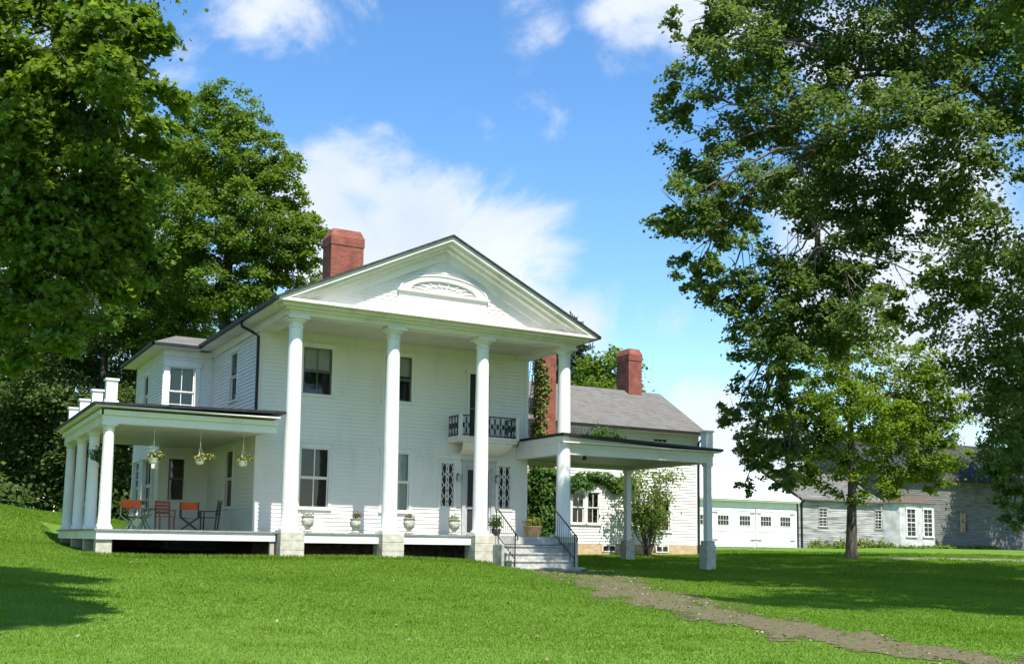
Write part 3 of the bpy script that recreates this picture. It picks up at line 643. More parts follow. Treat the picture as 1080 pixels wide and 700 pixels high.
def entrance():
    # front door with grey storm frame, screen and panes
    f = MB(); f.box(7.25, 7.4, 2.9, 3.02, 0, 2.65); f.box(8.43, 8.58, 2.9, 3.02, 0, 2.65); f.box(7.4, 8.43, 2.9, 3.02, 2.45, 2.65); f.box(7.2, 8.63, 2.87, 3.02, 2.65, 2.73); dr = f.build('door', 'doorgrey', house)
    p = MB(); p.box(7.4, 8.43, 2.99, 3.03, 0, 2.45); p.build('screen', 'screen', dr)
    s = MB()
    for a in (7.4, 7.86, 7.94, 8.35): s.box(a, a+.075, 2.945, 2.988, .02, 2.45)
    for z in (.02, .95, 2.36): s.box(7.475, 8.35, 2.955, 2.988, z, z+.09)
    s.build('storm_door', 'doorgrey', dr)
    h = MB(); h.lathe((7.98, 2.93, 1.1), [(.02, -.03), (.03, 0), (.02, .03)], 10); h.build('handle', 'iron', dr)
    for a in (6.42, 8.73):
        f = MB(); w, z0, z1 = .52, 1.0, 2.55
        f.box(a-.09, a, 2.95, 3.02, z0-.09, z1+.09); f.box(a+w, a+w+.09, 2.95, 3.02, z0-.09, z1+.09); f.box(a, a+w, 2.95, 3.02, z1, z1+.09); f.box(a, a+w, 2.95, 3.02, z0-.09, z0)
        sl = f.build('sidelight', 'trim', house); pn = MB(); pn.box(a, a+w, 3.0, 3.02, z0, z1); pn.build('pane', 'screen', sl)
        l = MB(); ovals(l, (a+.02, 2.975, z0), UX, NY, .30, 1.55, 2, .016); ovals(l, (a+.2, 2.972, z0), UX, NY, .30, 1.55, 2, .016)
        l.build('lattice', 'trim', sl)
        pp = MB(); pp.box(a-.02, a+w+.02, 2.96, 2.99, .12, .82); pp.build('apron_panel', 'paint', house)
    for x in (7.08, 8.66):
        l = MB(); l.box(x-.05, x+.05, 2.93, 2.975, 1.95, 2.2); l.tube([(x, 2.94, 2.15), (x, 2.86, 2.22), (x, 2.82, 2.16)], .012, 6); lt = l.build('wall_lamp', 'iron', house)
        b = MB(); b.lathe((x, 2.82, 0), [(.04, 1.9), (.075, 1.94), (.085, 2.1), (.03, 2.17), (.01, 2.19)], 10); b.build('lamp_shade', 'doorgrey', lt)
    # balcony door and balcony
    f = MB(); f.box(7.4, 7.5, 2.93, 3.02, 3.5, 5.95); f.box(8.3, 8.4, 2.93, 3.02, 3.5, 5.95); f.box(7.34, 8.46, 2.9, 3.02, 5.85, 6.0); bd = f.build('balcony_door', 'trim', house)
    p = MB(); p.box(7.5, 8.3, 2.985, 3.02, 3.5, 5.85); p.build('pane', 'screen', bd); s = MB(); s.box(7.5, 8.3, 2.95, 2.984, 4.55, 4.62); s.box(7.86, 7.92, 2.95, 2.984, 3.5, 5.85); s.build('sash', 'darkpaint', bd)
    b = MB(); b.box(6.62, 9.02, 1.95, 2.97, 3.40, 3.47); b.box(6.66, 8.98, 2.0, 2.97, 3.3, 3.398)
    n = 8
    for i in range(n):      # curved cove under the slab
        t0, t1 = i/n*math.pi/2, (i+1)/n*math.pi/2; c = lambda t: (2.1+.85*math.sin(t), 3.3-.42*math.sin(t)*.9)
        (y0, z0), (y1, z1) = (2.1+.85*(1-math.cos(t0)), 3.298-.4*math.sin(t0)), (2.1+.85*(1-math.cos(t1)), 3.298-.4*math.sin(t1))
        k0, k1 = .25*i/n, .25*(i+1)/n
        b.add([(6.8+k0, y0, z0), (8.85-k0, y0, z0), (8.85-k1, y1, z1), (6.8+k1, y1, z1)], [(0, 3, 2, 1)])
    bal = b.build('balcony', 'trim', house)
    r = MB(); z0, z1 = 3.52, 4.2
    for (a, q) in (((6.68, 2.0), (8.96, 2.0)), ((6.68, 2.0), (6.68, 2.92)), ((8.96, 2.0), (8.96, 2.92))):
        r.bar((*a, z0), (*q, z0), .03); r.bar((*a, z1), (*q, z1), .035); L = math.dist(a, q); u = ((q[0]-a[0])/L, (q[1]-a[1])/L, 0); k = max(2, round(L/.24))
        for i in range(k):
            o = np.array((*a, z0))+np.array(u)*L*i/k; ovals(r, o, u, NY, L/k, z1-z0, 1, .010); r.tube([o+np.array(u)*L/k/2+(0, 0, .26), o+np.array(u)*L/k/2+(0, 0, .42)], [.035, .035], 6)
            r.tube([o, o+np.array((0, 0, z1-z0))], .012, 5)
    r.build('railing', 'iron', bal)
    for x in (6.68, 8.96): p = MB(); p.box(x-.055, x+.055, 1.955, 2.06, 3.47, 4.24); p.build('newel', 'trim', bal)
entrance()
def side_porch():
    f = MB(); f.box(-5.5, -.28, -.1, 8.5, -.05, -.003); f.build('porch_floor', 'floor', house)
    s = MB(); s.box(-5.44, -.42, -.05, .03, -.29, -.052); s.box(-5.44, -5.36, .03, 8.42, -.29, -.052); s.build('skirt_board', 'trim', house)
    for k in range(4):
        y = .2644+2.6345*k; x = -5.2049
        c = MB(); c.box(x-.2, x+.2, y-.2, y+.2, -.003, .05); c.lathe((x, y, 0), [(.2, .05), (.21, .09), (.19, .12), (.17, .14)]+[(.17-.028*(t/8)**1.5, .14+2.6*t/8) for t in range(1, 9)], 24); col = c.build('porch_column', 'column', house)
        k_ = MB(); k_.lathe((x, y, 0), [(.143, 2.73), (.165, 2.75), (.165, 2.77), (.145, 2.78), (.145, 2.82), (.18, 2.85), (.2, 2.88)], 24); k_.box(x-.21, x+.21, y-.21, y+.21, 2.88, 2.935); k_.build('capital', 'trim', col)
        p = MB(); w = .2 if k == 0 else .14; zb = -1.1; p.box(x-w-.02, x+w, y-.25 if k == 0 else y-.14, y+.14, zb, -.295); p.build('pier', 'stone', house, bevel=.01)
        b = MB(); b.box(x-.15, x+.15, y-.15, y+.15, 3.5, 4.14); b.box(x-.185, x+.185, y-.185, y+.185, 4.14, 4.2); b.box(x-.19, x+.19, y-.19, y+.19, 3.5, 3.58); b.build('roof_pedestal', 'column', house)
    b = MB(); b.box(-5.41, -.45, .06, .44, 2.935, 3.28); b.box(-5.41, -5.0, .47, 8.4, 2.935, 3.28); b.box(-5.46, -.45, -.02, .06, 3.16, 3.3); b.box(-5.5, -5.41, -.02, 8.4, 3.16, 3.3); b.build('porch_beam', 'trim', house)
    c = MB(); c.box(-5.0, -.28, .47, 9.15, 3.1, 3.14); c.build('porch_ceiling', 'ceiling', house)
    r = MB(); P = [(-5.72, -.32, 3.4), (-.3, -.32, 3.5), (-.3, -.32, 3.58), (-5.72, -.32, 3.47)]; r.prism(P, (0, 9.45, 0)); r.build('porch_roof', 'black', house)
    so = MB(); so.box(-5.66, -.45, -.26, 8.7, 3.36, 3.398); so.build('porch_cornice', 'trim', house)
    pan = MB(); pan.box(-.24, -.16, .3, 2.97, 0.0, 3.1); pan.build('porch_end_panel', 'ceiling', house) if False else None
    l = MB(); l.lathe((-2.85, .9, 0), [(.1, 3.0), (.12, 3.06), (.12, 3.098)], 14); l.build('ceiling_lamp', 'iron', house)
side_porch()
def carport():
    x0, x1 = 9.5, 16.2; y0, y1 = -.14, 5.26
    b = MB(); b.box(9.5, x1, y0, y0+.3, 2.83, 3.22); b.box(x1-.3, x1, y0+.3, y1-.3, 2.83, 3.22); b.box(10.0, x1, y1-.3, y1, 2.83, 3.22); b.box(9.5, 9.8, y0+.3, 2.96, 2.83, 3.22)
    b.box(9.48, x1+.03, y0-.03, y0, 3.08, 3.22); b.box(x1, x1+.03, y0, y1, 3.08, 3.22); b.build('carport_beam', 'trim', house)
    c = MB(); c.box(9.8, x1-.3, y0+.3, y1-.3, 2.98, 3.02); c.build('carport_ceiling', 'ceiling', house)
    s = MB(); s.box(9.44, x1+.22, y0-.22, y1+.2, 3.222, 3.27); s.build('carport_cornice', 'trim', house)
    r = MB(); r.prism([(9.4, y0-.28, 3.46), (x1+.28, y0-.28, 3.27), (x1+.28, y0-.28, 3.36), (9.4, y0-.28, 3.55)], (0, 2.95-y0+.28, 0))
    r.prism([(10.0, 2.95, 3.442), (x1+.28, 2.95, 3.27), (x1+.28, 2.95, 3.36), (10.0, 2.95, 3.532)], (0, y1+.26-2.95, 0)); r.build('carport_roof', 'black', house)
    s = MB(); s.prism([(9.45, y0-.02, 3.22), (x1, y0-.02, 3.222), (9.45, y0-.02, 3.46)], (0, 2.9, 0)); s.build('roof_filler', 'trim', house)
    for y, zb in ((0, -1.35), (5.12, -1.15)):
        x = 16.048; p = MB(); p.box(x-.115, x+.115, y-.115, y+.115, -.05, 2.83); p.box(x-.15, x+.15, y-.15, y+.15, 2.72, 2.828); po = p.build('carport_post', 'trim', house, bevel=.008)
        q = MB(); q.box(x-.215, x+.215, y-.215, y+.215, zb, -.2); q.box(x-.19, x+.19, y-.19, y+.19, -.2, -.05); q.build('pier', 'stone', house, bevel=.015)
    p = MB(); x, y = 16.05, 0.02; p.box(x-.16, x+.16, y-.16, y+.16, 3.36, 4.0); p.box(x-.2, x+.2, y-.2, y+.2, 4.0, 4.06); p.build('roof_pedestal', 'column', house)
    l = MB(); l.lathe((10.55, .0, 0), [(.06, 2.68), (.1, 2.72), (.06, 2.8), (.03, 2.828)], 10); l.build('flood_lamp', 'iron', house)
    t = MB(); a = (10.2, 1.2); 
    for k in range(9):
        t.bar((10.2+.16*k, 1.2, 3.5), (10.2+.16*k+.32, 1.2, 3.95), .03); t.bar((10.2+.16*k+.32, 1.22, 3.5), (10.2+.16*k, 1.22, 3.95), .03)
    t.bar((10.2, 1.21, 3.97), (11.85, 1.21, 3.97), .045); t.bar((10.2, 1.21, 3.48), (11.85, 1.21, 3.48), .045); t.build('roof_lattice', 'darkpaint', house)
carport()

# ------------------------------------------------------------------ rear wing
wing = empty('house_wing', (16.5, 12, -.65), 'low white clapboard rear wing under a grey shingle roof with two brick chimneys', 'house')
def wing_build():
    x0, x1, y0, y1, ze, zr = 9.98, 22.95, 9.0, 15.6, 5.15, 7.45
    wn = [(15.73, 17.26, .68, 2.08), (20.29, 21.23, .41, 1.85), (20.29, 21.1, 4.56, 4.98)]
    m = MB(); claps(m, (x0, y0, -.22), UX, NY, x1-x0, 0, ze+.2, [(a-x0, b-x0, c+.22, d+.22) for a, b, c, d in wn], .13); m.box(x1-.12, x1+.03, y0-.03, y0+.1, -.22, ze); m.build('front_wall', 'wingpaint', wing)
    m = MB(); claps(m, (x1, y0, -.22), UY, (1, 0, 0), y1-y0, 0, ze+.2, (), .13); claps(m, (x1, y0, ze), UY, (1, 0, 0), y1-y0, 0, 2.2, (), .13, poly=lambda z: (z/.70, y1-y0-z/.70)); claps(m, (x1, y1, -.22), (-1, 0, 0), UY, x1-x0, 0, ze+.2, (), .2); m.build('end_wall', 'wingpaint', wing)
    f = MB(); f.box(x0, x1+.02, y0-.02, y0+.25, -1.0, -.223); f.box(x1-.25, x1+.02, y0+.25, y1, -1.0, -.223); f.build('foundation', 'found', wing)
    for a, b in ((15.8, 16.42), (16.6, 17.22)): window(wing, (a, y0, .68), UX, NY, b-a, 1.4, 2, (1, 1), .09)
    window(wing, (20.29, y0, .41), UX, NY, .94, 1.44, 2, (1, 1), .1); window(wing, (20.29, y0, 4.56), UX, NY, .8, .42, 3, (1,), .06)
    for a in (17.4, 20.4): 
        b = MB(); b.box(a, a+.75, y0-.05, y0-.021, -.58, -.26); bw = b.build('basement_window', 'trim', wing); b = MB(); b.box(a+.06, a+.34, y0-.056, y0-.051, -.53, -.31); b.box(a+.41, a+.69, y0-.056, y0-.051, -.53, -.31); b.build('pane', 'screen', bw)
    t = .1; yr = (y0+y1)/2; r = MB(); sl = (zr-ze)/(yr-(y0-.42))
    for s in (-1, 1):
        e = yr+s*(yr-y0+.42); r.prism([(x0-.02, e, ze), (x0-.02, yr, zr), (x0-.02, yr, zr-t), (x0-.02, e, ze-t)], (x1+.25-x0, 0, 0))
    rf = r.build('roof', 'shingle', wing)
    gt = MB(); gt.box(x0, x1+.24, y0-.55, y0-.43, ze-.14, ze-.02); gt.build('gutter', 'black', rf)
    s = MB(); s.box(x0, x1+.1, y0-.42, y0, ze-.16, ze-.11); s.box(x0, x1, y0-.04, y0, ze-.45, ze-.16); s.build('eave_soffit', 'trim', wing)
    d = MB(); d.tube([(x1-.02, y0-.48, ze-.1), (x1-.02, y0-.45, ze-.25), (x1-.03, y0-.09, ze-.5), (x1-.03, y0-.09, -.6)], .05, 8); d.build('downspout', 'black', wing)
    chimney(wing, 20.95, 21.75, 11.9, 12.95, 6.6, 9.55)
    chimney(wing, 13.75, 14.5, 8.35, 9.0, -.9, 8.9)
wing_build()

# ------------------------------------------------------------------ garage
garage = empty('garage', (43.5, 33.5, -.4), 'long low white garage with paired doors and pale metal roof', 'garage')
def garage_build():
    x0, x1, y0, y1 = 34.0, 49.7, 30.0, 38.0; ze = 3.32
    m = MB(); m.box(x0, x1, y0+.02, y1, -.7, 3.1); m.box(x0, x1, y0-.05, y0+.02, 2.62, 3.1); m.box(x1-.18, x1, y0-.06, y0+.02, -.5, 2.62); m.build('wall', 'paint', garage)
    yr = 34.0; zr = 5.75; r = MB(); t = .12
    for s in (-1, 1):
        e = yr+s*4.5; r.prism([(x0-.3, e, ze), (x0-.3, yr, zr), (x0-.3, yr, zr-t), (x0-.3, e, ze-t)], (x1-x0+.32, 0, 0))
    rf = r.build('roof', 'metalroof', garage); se = MB()
    for i in range(34):
        x = x0+.2+i*.46; se.bar((x, 29.5, ze+.015), (x, yr, zr+.015), .03, .04)
    se.build('seam', 'metalroof', rf)
    s = MB(); s.box(x0-.3, x1, 29.55, 30, 3.1, 3.2); s.build('eave_soffit', 'trim', garage)
    for k, (a, b) in enumerate(((37.05, 39.12), (39.14, 41.25), (41.33, 43.4), (43.43, 45.47), (45.55, 47.5), (47.53, 49.45))):
        d = MB(); d.box(a, b, 29.93, 30.0, -.28, 2.55); d.box(a, b, 29.9, 29.93, 2.38, 2.55); d.box(a, b, 29.9, 29.93, -.28, -.05); d.box(a, b, 29.9, 29.93, .85, 1.05)
        for x in (a, b-.16): d.box(x, x+.16, 29.895, 29.93, -.28, 2.55)
        n = 9
        for i in range(1, n): x = a+(b-a)*i/n; d.box(x-.012, x+.004, 29.922, 29.93, -.05, .85)
        dr = d.build('garage_door', 'paint', garage)
        wx = (a+b)/2+(-.0 if k % 2 else .0); w = MB(); w.box(wx-.56, wx+.56, 29.9, 29.932, 1.28, 2.06); wi = w.build('window_frame', 'trim', dr)
        p = MB()
        for i in range(4):
            for j in range(2): p.box(wx-.51+.26*i, wx-.51+.26*i+.225, 29.89, 29.899, 1.33+.36*j, 1.33+.36*j+.32)
        p.build('pane', 'screen', wi)
        h = MB()
        for z in (.2, 2.2): 
            q = (a if k % 2 == 0 else b-.5); h.box(q, q+.5, 29.88, 29.893, z, z+.05)
        h.build('hinge', 'iron', dr)
garage_build()

# ------------------------------------------------------------------ barn
barn = empty('barn', (64, 34, -.3), 'weathered grey wooden barn with dark roof and a small white window bay', 'barn')
def barn_build():
    x0, x1, y0, y1, ze = 49.95, 92.0, 30.0, 40.0, 6.0
    wn = [(52.1, 53.0, 1.4, 2.8), (58.3, 59.1, 1.3, 2.8), (68.6, 69.5, 1.25, 2.95)]
    m = MB(); claps(m, (x0, y0, -.55), UX, NY, 9.3, 0, 4.3, [(a-x0, b-x0, c+.55, d+.55) for a, b, c, d in wn[:2]], .16, .025); m.box(x0-.02, x0+.12, y0-.04, y0+.1, -.5, 3.7); m.build('front_wall', 'barnwhite', barn)
    m = MB(); claps(m, (x0+9.3, y0, -.55), UX, NY, x1-x0-9.3, 0, ze+.5, [(68.6-x0-9.3, 69.5-x0-9.3, 1.8, 3.5)], .16, .025); m.box(x0+.1, x1, y1-.2, y1, -.5, ze); m.build('front_wall', 'greywood', barn, label='unpainted grey board wall')
    m = MB(); x9 = x0+9.3; claps(m, (x9, y1, -.55), (0, -1, 0), NX, 10, 0, ze+.5, (), .16); claps(m, (x9, y1, ze), (0, -1, 0), NX, 10, 0, 3.5, (), .16, poly=lambda z: (z/.7, 10-z/.7)); m.build('end_wall', 'greywood', barn); m = MB(); claps(m, (x0, 38, -.55), (0, -1, 0), NX, 8, 0, 4.3, (), .16); m.build('end_wall', 'greywood', barn)
    for a, b, c, d in wn: window(barn, (a, y0, c), UX, NY, b-a, d-c, 2, (3, 3) if a < 60 else (1, 1), .08, sashmat='trim' if a < 60 else 'darkpaint', casmat='barnwhite' if a < 60 else 'greywood')
    yr = 35.0; zr = 9.45; t = .15; r = MB()
    for s in (-1, 1):
        e = yr+s*5.55; r.prism([(x9-.3, e, 5.62), (x9-.3, yr, zr), (x9-.3, yr, zr-t), (x9-.3, e, 5.62-t)], (x1-x9+.3, 0, 0))
    r.build('roof', 'darkshingle', barn)
    r = MB()
    for s in (-1, 1):
        e = 34+s*4.4; r.prism([(x0+.05, e, 3.5), (x0+.05, 34, 5.9), (x0+.05, 34, 5.78), (x0+.05, e, 3.38)], (9.0, 0, 0))
    r.build('low_roof', 'shingle', barn)
    s = MB(); s.box(x9, x1, 29.96, 30.0, 5.3, 5.62); s.box(x9, x1, 29.5, 29.96, 5.55, 5.6); s.build('eave_board', 'greywood', barn)
    # canted bay
    X0, X1 = 59.2, 64.8; b = MB(); zb, zt = -.1, 3.45; F = [(X0, y0), (X0+.75, 28.9), (X1-.75, 28.9), (X1, y0)]
    for (p, q) in zip(F[:-1], F[1:]):
        b.add([(*p, zb), (*q, zb), (*q, zt), (*p, zt)], [(0, 1, 2, 3)])
    bay = b.build('bay', 'baywood', barn)
    for a in (60.75, 62.75):
        w = MB(); w.box(a-.12, a, 28.84, 28.9, .8, 2.95); w.box(a+.95, a+1.07, 28.84, 28.9, .8, 2.95); w.box(a-.16, a+1.11, 28.8, 28.9, 2.95, 3.1); w.box(a-.2, a+1.15, 28.78, 28.9, .68, .8); wi = w.build('window', 'trim', bay)
    p = MB(); sa = MB()
    for a in (60.75, 62.75):
        p.box(a, a+.95, 28.875, 28.895, .8, 2.95)
        for i in range(1, 2): sa.box(a+.95*i/2-.02, a+.95*i/2+.02, 28.86, 28.874, .8, 2.95)
        for j in range(1, 6): sa.box(a, a+.95, 28.862, 28.874, .8+2.15*j/6-(.035 if j == 3 else .015), .8+2.15*j/6+(.035 if j == 3 else .015))
    p.build('pane', 'screen', bay); sa.build('sash', 'trim', bay)
    r = MB(); r.add([(X0-.25, 29.97, 3.45), (X0+.6, 28.65, 3.45), (X1-.6, 28.65, 3.45), (X1+.25, 29.97, 3.45), (X0+.9, 29.97, 4.15), (X1-.9, 29.97, 4.15)], [(0, 1, 4), (1, 2, 5, 4), (2, 3, 5), (3, 2, 1, 0)]); r.build('bay_roof', 'rust', barn)
    d = MB(); d.tube([(x0+.25, 29.5, 3.4), (x0+.25, 29.9, 3.1), (x0+.25, 29.9, -.3)], .07, 8); d.build('downspout', 'iron', barn)
barn_build()

# ------------------------------------------------------------------ porch things
def plant_on(root, name, c, r, n, size, mat, zf=.7, stalks=True, up=.5):
    d = RNG.normal(size=(n, 3)); d /= np.linalg.norm(d, axis=1, keepdims=True); p = np.array(c)+d*(r*RNG.uniform(.3, 1, (n, 1)))*np.array((1, 1, zf))
    nn = d+np.array((0, 0, up))+RNG.normal(size=(n, 3))*.4
    return leaf_mesh(name, p+0.0, nn, size, RNG.beta(2, 2, n), mat, root, tuple(ORG[root.name]))
URN = [(.10, 0), (.13, .02), (.13, .05), (.07, .07), (.06, .10), (.10, .14), (.16, .22), (.185, .31), (.175, .38), (.155, .42), (.19, .45), (.2, .47), (.165, .47), (.14, .44)]
for x, kind, lab in ((.6, 0, 'stone urn with a few dry stems, first beside the leftmost tall column'), (2.13, 1, 'stone urn with pink flowers midway between the two left columns'),
                     (3.95, 2, 'stone urn full of reddish leaves just right of the second column'), (5.55, 3, 'stone urn with pale green plants on the porch left of the front door')):
    u = empty('urn', (x, .06, -.003), lab, 'urn', 'stone urns along the porch edge')
    s = 1.06 if kind != 1 else .95
    m = MB(); m.lathe((x, .06, 0), [(r*s, z*s) for r, z in URN], 24)
    m.box(x-.16, x+.16, -.08, .2, -.003, .012)
    m.build('pot', 'urnstone', u)
    if kind == 0:
        t = MB()
        for k in range(14):
            a = k*.9; t.tube([(x+.08*math.cos(a), .06+.08*math.sin(a), .42), (x+.16*math.cos(a), .06+.16*math.sin(a), .52+.03*(k % 4)), (x+.2*math.cos(a), .06+.2*math.sin(a), .55+.03*(k % 3))], [.008, .006, .004], 4)
        t.build('stem', 'darkwood', u); plant_on(u, 'plant', (x, .06, .5), .13, 40, .06, 'leaf_urn', .4)
    else: plant_on(u, 'plant', (x+(.05 if kind == 1 else 0), .06, .55 if kind == 1 else .5), (.17, .17, .19, .2)[kind], (160, 120, 260, 200)[kind], .075, ('leaf_urn', 'leaf_urn', 'leaf_urn', 'leaf_pot')[kind], .75)
p = empty('potted_plant', (7.1, -.1, -.003), 'dark leafy potted plant at the head of the left handrail', 'plant'); m = MB(); m.lathe((7.12, .1, 0), [(.12, .0), (.15, .12), (.17, .22), (.15, .22)], 18); m.build('pot', 'darkwood', p)
ORG[p.name] = np.array((7.1, -.1, -.003)); plant_on(p, 'plant', (7.12, .1, .43), .27, 340, .085, 'leaf_dark', 1.0)
p = empty('flower_basket', (9.55, .9, -.003), 'brown wicker basket of flowers at the top of the steps by the ivy', 'basket'); m = MB(); m.lathe((9.25, 1.3, 0), [(.25, 0), (.3, .15), (.34, .33), (.36, .36), (.31, .36)], 22); m.build('pot', 'wicker', p); plant_on(p, 'plant', (9.25, 1.3, .5), .36, 380, .09, 'leaf_autumn', .6)

def hanging(x, y, ztop, zpot, lab, pale=True, grp='hanging flower baskets'):
    r = empty('hanging_basket', (x, y, zpot), lab, 'hanging basket', grp)
    m = MB(); m.lathe((x, y, zpot), [(.08, 0), (.125, .06), (.14, .15), (.15, .16), (.12, .16)], 16); m.build('pot', 'potwhite' if pale else 'darkwood', r)
    h = MB(); hz = zpot+.55; h.tube([(x, y, ztop), (x, y, hz+.05)], .006, 5); h.tube([(x, y, hz+.12), (x, y, hz)], .016, 6)
    for k in range(3): a = k*2.1; h.tube([(x+.13*math.cos(a), y+.13*math.sin(a), zpot+.15), (x, y, hz)], .009, 5)
    h.build('hanger', 'potwhite' if pale else 'iron', r)
    plant_on(r, 'plant', (x, y, zpot+.22), .2 if pale else .32, 150 if pale else 380, .085, 'leaf_pot' if pale else 'leaf_dark', .8)
    plant_on(r, 'trailing_stem', (x+(.2 if x < -2.6 or x > -1.6 else .28), y-.05, zpot+.25), .14, 60, .08, 'leaf_pot' if pale else 'leaf_dark', .9)
hanging(-3.92, .5, 2.99, 1.88, 'cream hanging basket nearest the corner column, with thin trailing stems')
hanging(-2.6, .5, 2.99, 1.92, 'cream hanging basket in the middle of the porch, under the ceiling lamp')
hanging(-1.33, .5, 2.99, 1.92, 'cream hanging basket nearest the side wall window of the porch')
hanging(-5.2, 1.75, 2.93, 1.95, 'dark full hanging basket between the first two side porch columns', False)

def director_chair(loc, rz, lab, canvas='orange', wood='teak'):
    r = empty('folding_chair', loc, lab, 'chair', 'canvas chairs on the side porch'); o = np.array(loc); c, s = math.cos(rz), math.sin(rz)
    T = lambda x, y, z: o+np.array((c*x-s*y, s*x+c*y, z)); f = MB()
    for y in (-.2, .2):
        f.bar(T(-.27, y, .02), T(.27, y, .43), .035); f.bar(T(.27, y+.03, .02), T(-.27, y+.03, .43), .035)
    for x in (-.28, .28):
        f.bar(T(x, -.26, .02), T(x, .26, .02), .04); f.bar(T(x, -.24, .43), T(x, .24, .43), .04); f.bar(T(x, .22, .43), T(x, .26, .93), .035); f.bar(T(x, -.22, .43), T(x, -.22, .63), .03); f.bar(T(x, -.28, .64), T(x, .24, .64), .06, .025)
    f.build('frame', wood, r)
    b = MB(); n = 8; vs = []
    for i in range(n+1):
        x = -.29+.58*i/n; y = .26+.05*math.sin(math.pi*i/n); vs += [T(x, y, .68), T(x, y+.015, .92)]
    b.add(vs, [(2*i, 2*i+2, 2*i+3, 2*i+1) for i in range(n)], True); b.add([v+np.array((0, 0, 0))+np.array((-s*.012, c*.012, 0)) for v in vs], [(2*i+1, 2*i+3, 2*i+2, 2*i) for i in range(n)], True); b.build('backrest', canvas, r)
    q = MB(); vs = []
    for i in range(n+1): x = -.27+.54*i/n; z = .44-.035*math.sin(math.pi*i/n); vs += [T(x, -.2, z), T(x, .2, z)]
    q.add(vs, [(2*i, 2*i+2, 2*i+3, 2*i+1) for i in range(n)], True); q.add([v-np.array((0, 0, .012)) for v in vs], [(2*i+1, 2*i+3, 2*i+2, 2*i) for i in range(n)], True); q.build('seat', canvas, r)
director_chair((-3.98, 3.4, -.003), R(172), 'orange canvas folding chair with pale frame next to the corner column')
director_chair((-3.45, 5.0, -.003), R(100), 'red-orange folding chair half hidden behind the small round table', 'orange', 'teak')
director_chair((-2.1, 3.7, -.003), R(-8), 'orange canvas folding chair in the shade, between the red wooden and black chairs', 'orange', 'darkwood')
def slat_chair(loc, rz, lab, mat, tall=.95):
    r = empty('wooden_chair', loc, lab, 'chair'); o = np.array(loc); c, s = math.cos(rz), math.sin(rz); T = lambda x, y, z: o+np.array((c*x-s*y, s*x+c*y, z))
    for x in (-.22, .22):
        for y, h in ((-.22, .43), (.22, tall)):
            f = MB(); f.bar(T(x, y, 0), T(x, y+(.1 if h > .5 else 0), h), .045); f.build('leg', mat, r)
    q = MB()
    for k in range(5): y = -.22+.1*k; q.bar(T(-.25, y, .44), T(.25, y, .44), .08, .022)
    q.build('seat', mat, r); b = MB()
    for k in range(4): z = .56+.11*k; b.bar(T(-.21, .235+.02*k, z), T(.21, .235+.02*k, z), .02, .08)
    b.build('backrest', mat, r); a = MB()
    for x in (-.24, .24): a.bar(T(x, -.25, .64), T(x, .26, .64), .05, .025); a.bar(T(x, -.22, .43), T(x, -.22, .64), .04)
    a.build('armrest', mat, r)
slat_chair((-2.95, 3.3, -.003), R(6), 'red brown wooden chair between the round table and the shaded orange chair', 'redwood', .93)
slat_chair((-1.5, 3.6, -.003), R(-115), 'black wooden armchair nearest the side wall of the porch', 'darkwood', 1.0)
t = empty('side_table', (-3.42, 4.1, -.003), 'small round pale table beside the orange folding chair', 'table'); m = MB(); m.lathe((-3.42, 4.1, 0), [(.34, .66), (.36, .67), (.36, .69), (.34, .70)], 24); m.build('table_top', 'teak', t)
for k in range(3):
    a = k*2.1+.4; m = MB(); m.bar((-3.42+.26*math.cos(a), 4.1+.26*math.sin(a), 0), (-3.42-.2*math.cos(a), 4.1-.2*math.sin(a), .66), .03); m.build('leg', 'teak', t)
p = empty('table_plant', (-3.5, 4.0, .7), 'small white flowering pot on the round porch table', 'plant'); m = MB(); m.lathe((-3.5, 4.0, .7), [(.06, 0), (.08, .1), (.07, .1)], 14); m.build('pot', 'potwhite', p); plant_on(p, 'plant', (-3.5, 4.0, .86), .1, 60, .06, 'leaf_pot')

# ------------------------------------------------------------------ climbing plants and shrubs
def ivy(name, lab, pts_n, mat, base):
    r = empty(name, base, lab, 'ivy'); P, Nn, T = pts_n; leaf_mesh('foliage', P, Nn, .13, T, mat, r, base)
    s = MB(); xs = P[:, 0]; 
    for k in range(7):
        x = xs.min()+(xs.max()-xs.min())*(k+.5)/7*.6; z0, z1 = P[:, 2].min(), P[:, 2].max(); y = P[:, 1].max()
        q = [(x+.12*math.sin(i*1.3+k), y, z0+(z1-z0)*i/6*.95) for i in range(7)]; s.tube(q, [.03-.003*i for i in range(7)], 5)
    s.build('stem', 'bark', r); return r
n = 17000
x = RNG.uniform(10.1, 19.2, n); z = RNG.uniform(-.6, 3.0, n); edge = .25*np.sin(x*2.3)+.15*np.sin(x*5.1+1)
keep = np.where(x < 15.45, z < 2.75+edge, (z > 2.22+edge*.6+np.clip((16-x), 0, 1)*-.3) & (z < 2.95+edge*.6))
x, z = x[keep], z[keep]; lump = .13+.12*np.sin(x*3.1+z*2.2)*np.sin(z*3.7-x)
P = np.stack([x, 8.96-np.abs(RNG.normal(size=len(x)))*lump-.03, z], -1); P[:, 1] -= np.where((x > 13.65) & (x < 14.6), .66, 0)
Nn = np.stack([RNG.normal(size=len(x))*.45, -np.ones(len(x))*.8, .55+RNG.normal(size=len(x))*.4], -1)
k_ = 2600; P = np.concatenate([P, np.stack([RNG.uniform(13.62, 14.62, k_), 8.32-np.abs(RNG.normal(size=k_))*.1, RNG.uniform(-.6, 3.0, k_)], -1), np.stack([13.72-np.abs(RNG.normal(size=k_))*.1, RNG.uniform(8.3, 9, k_), RNG.uniform(-.6, 3.0, k_)], -1)])
Nn = np.concatenate([Nn, np.array((0, -.8, .55))+RNG.normal(size=(k_, 3))*.45, np.array((-.8, -.1, .55))+RNG.normal(size=(k_, 3))*.45]); x = np.zeros(len(P))
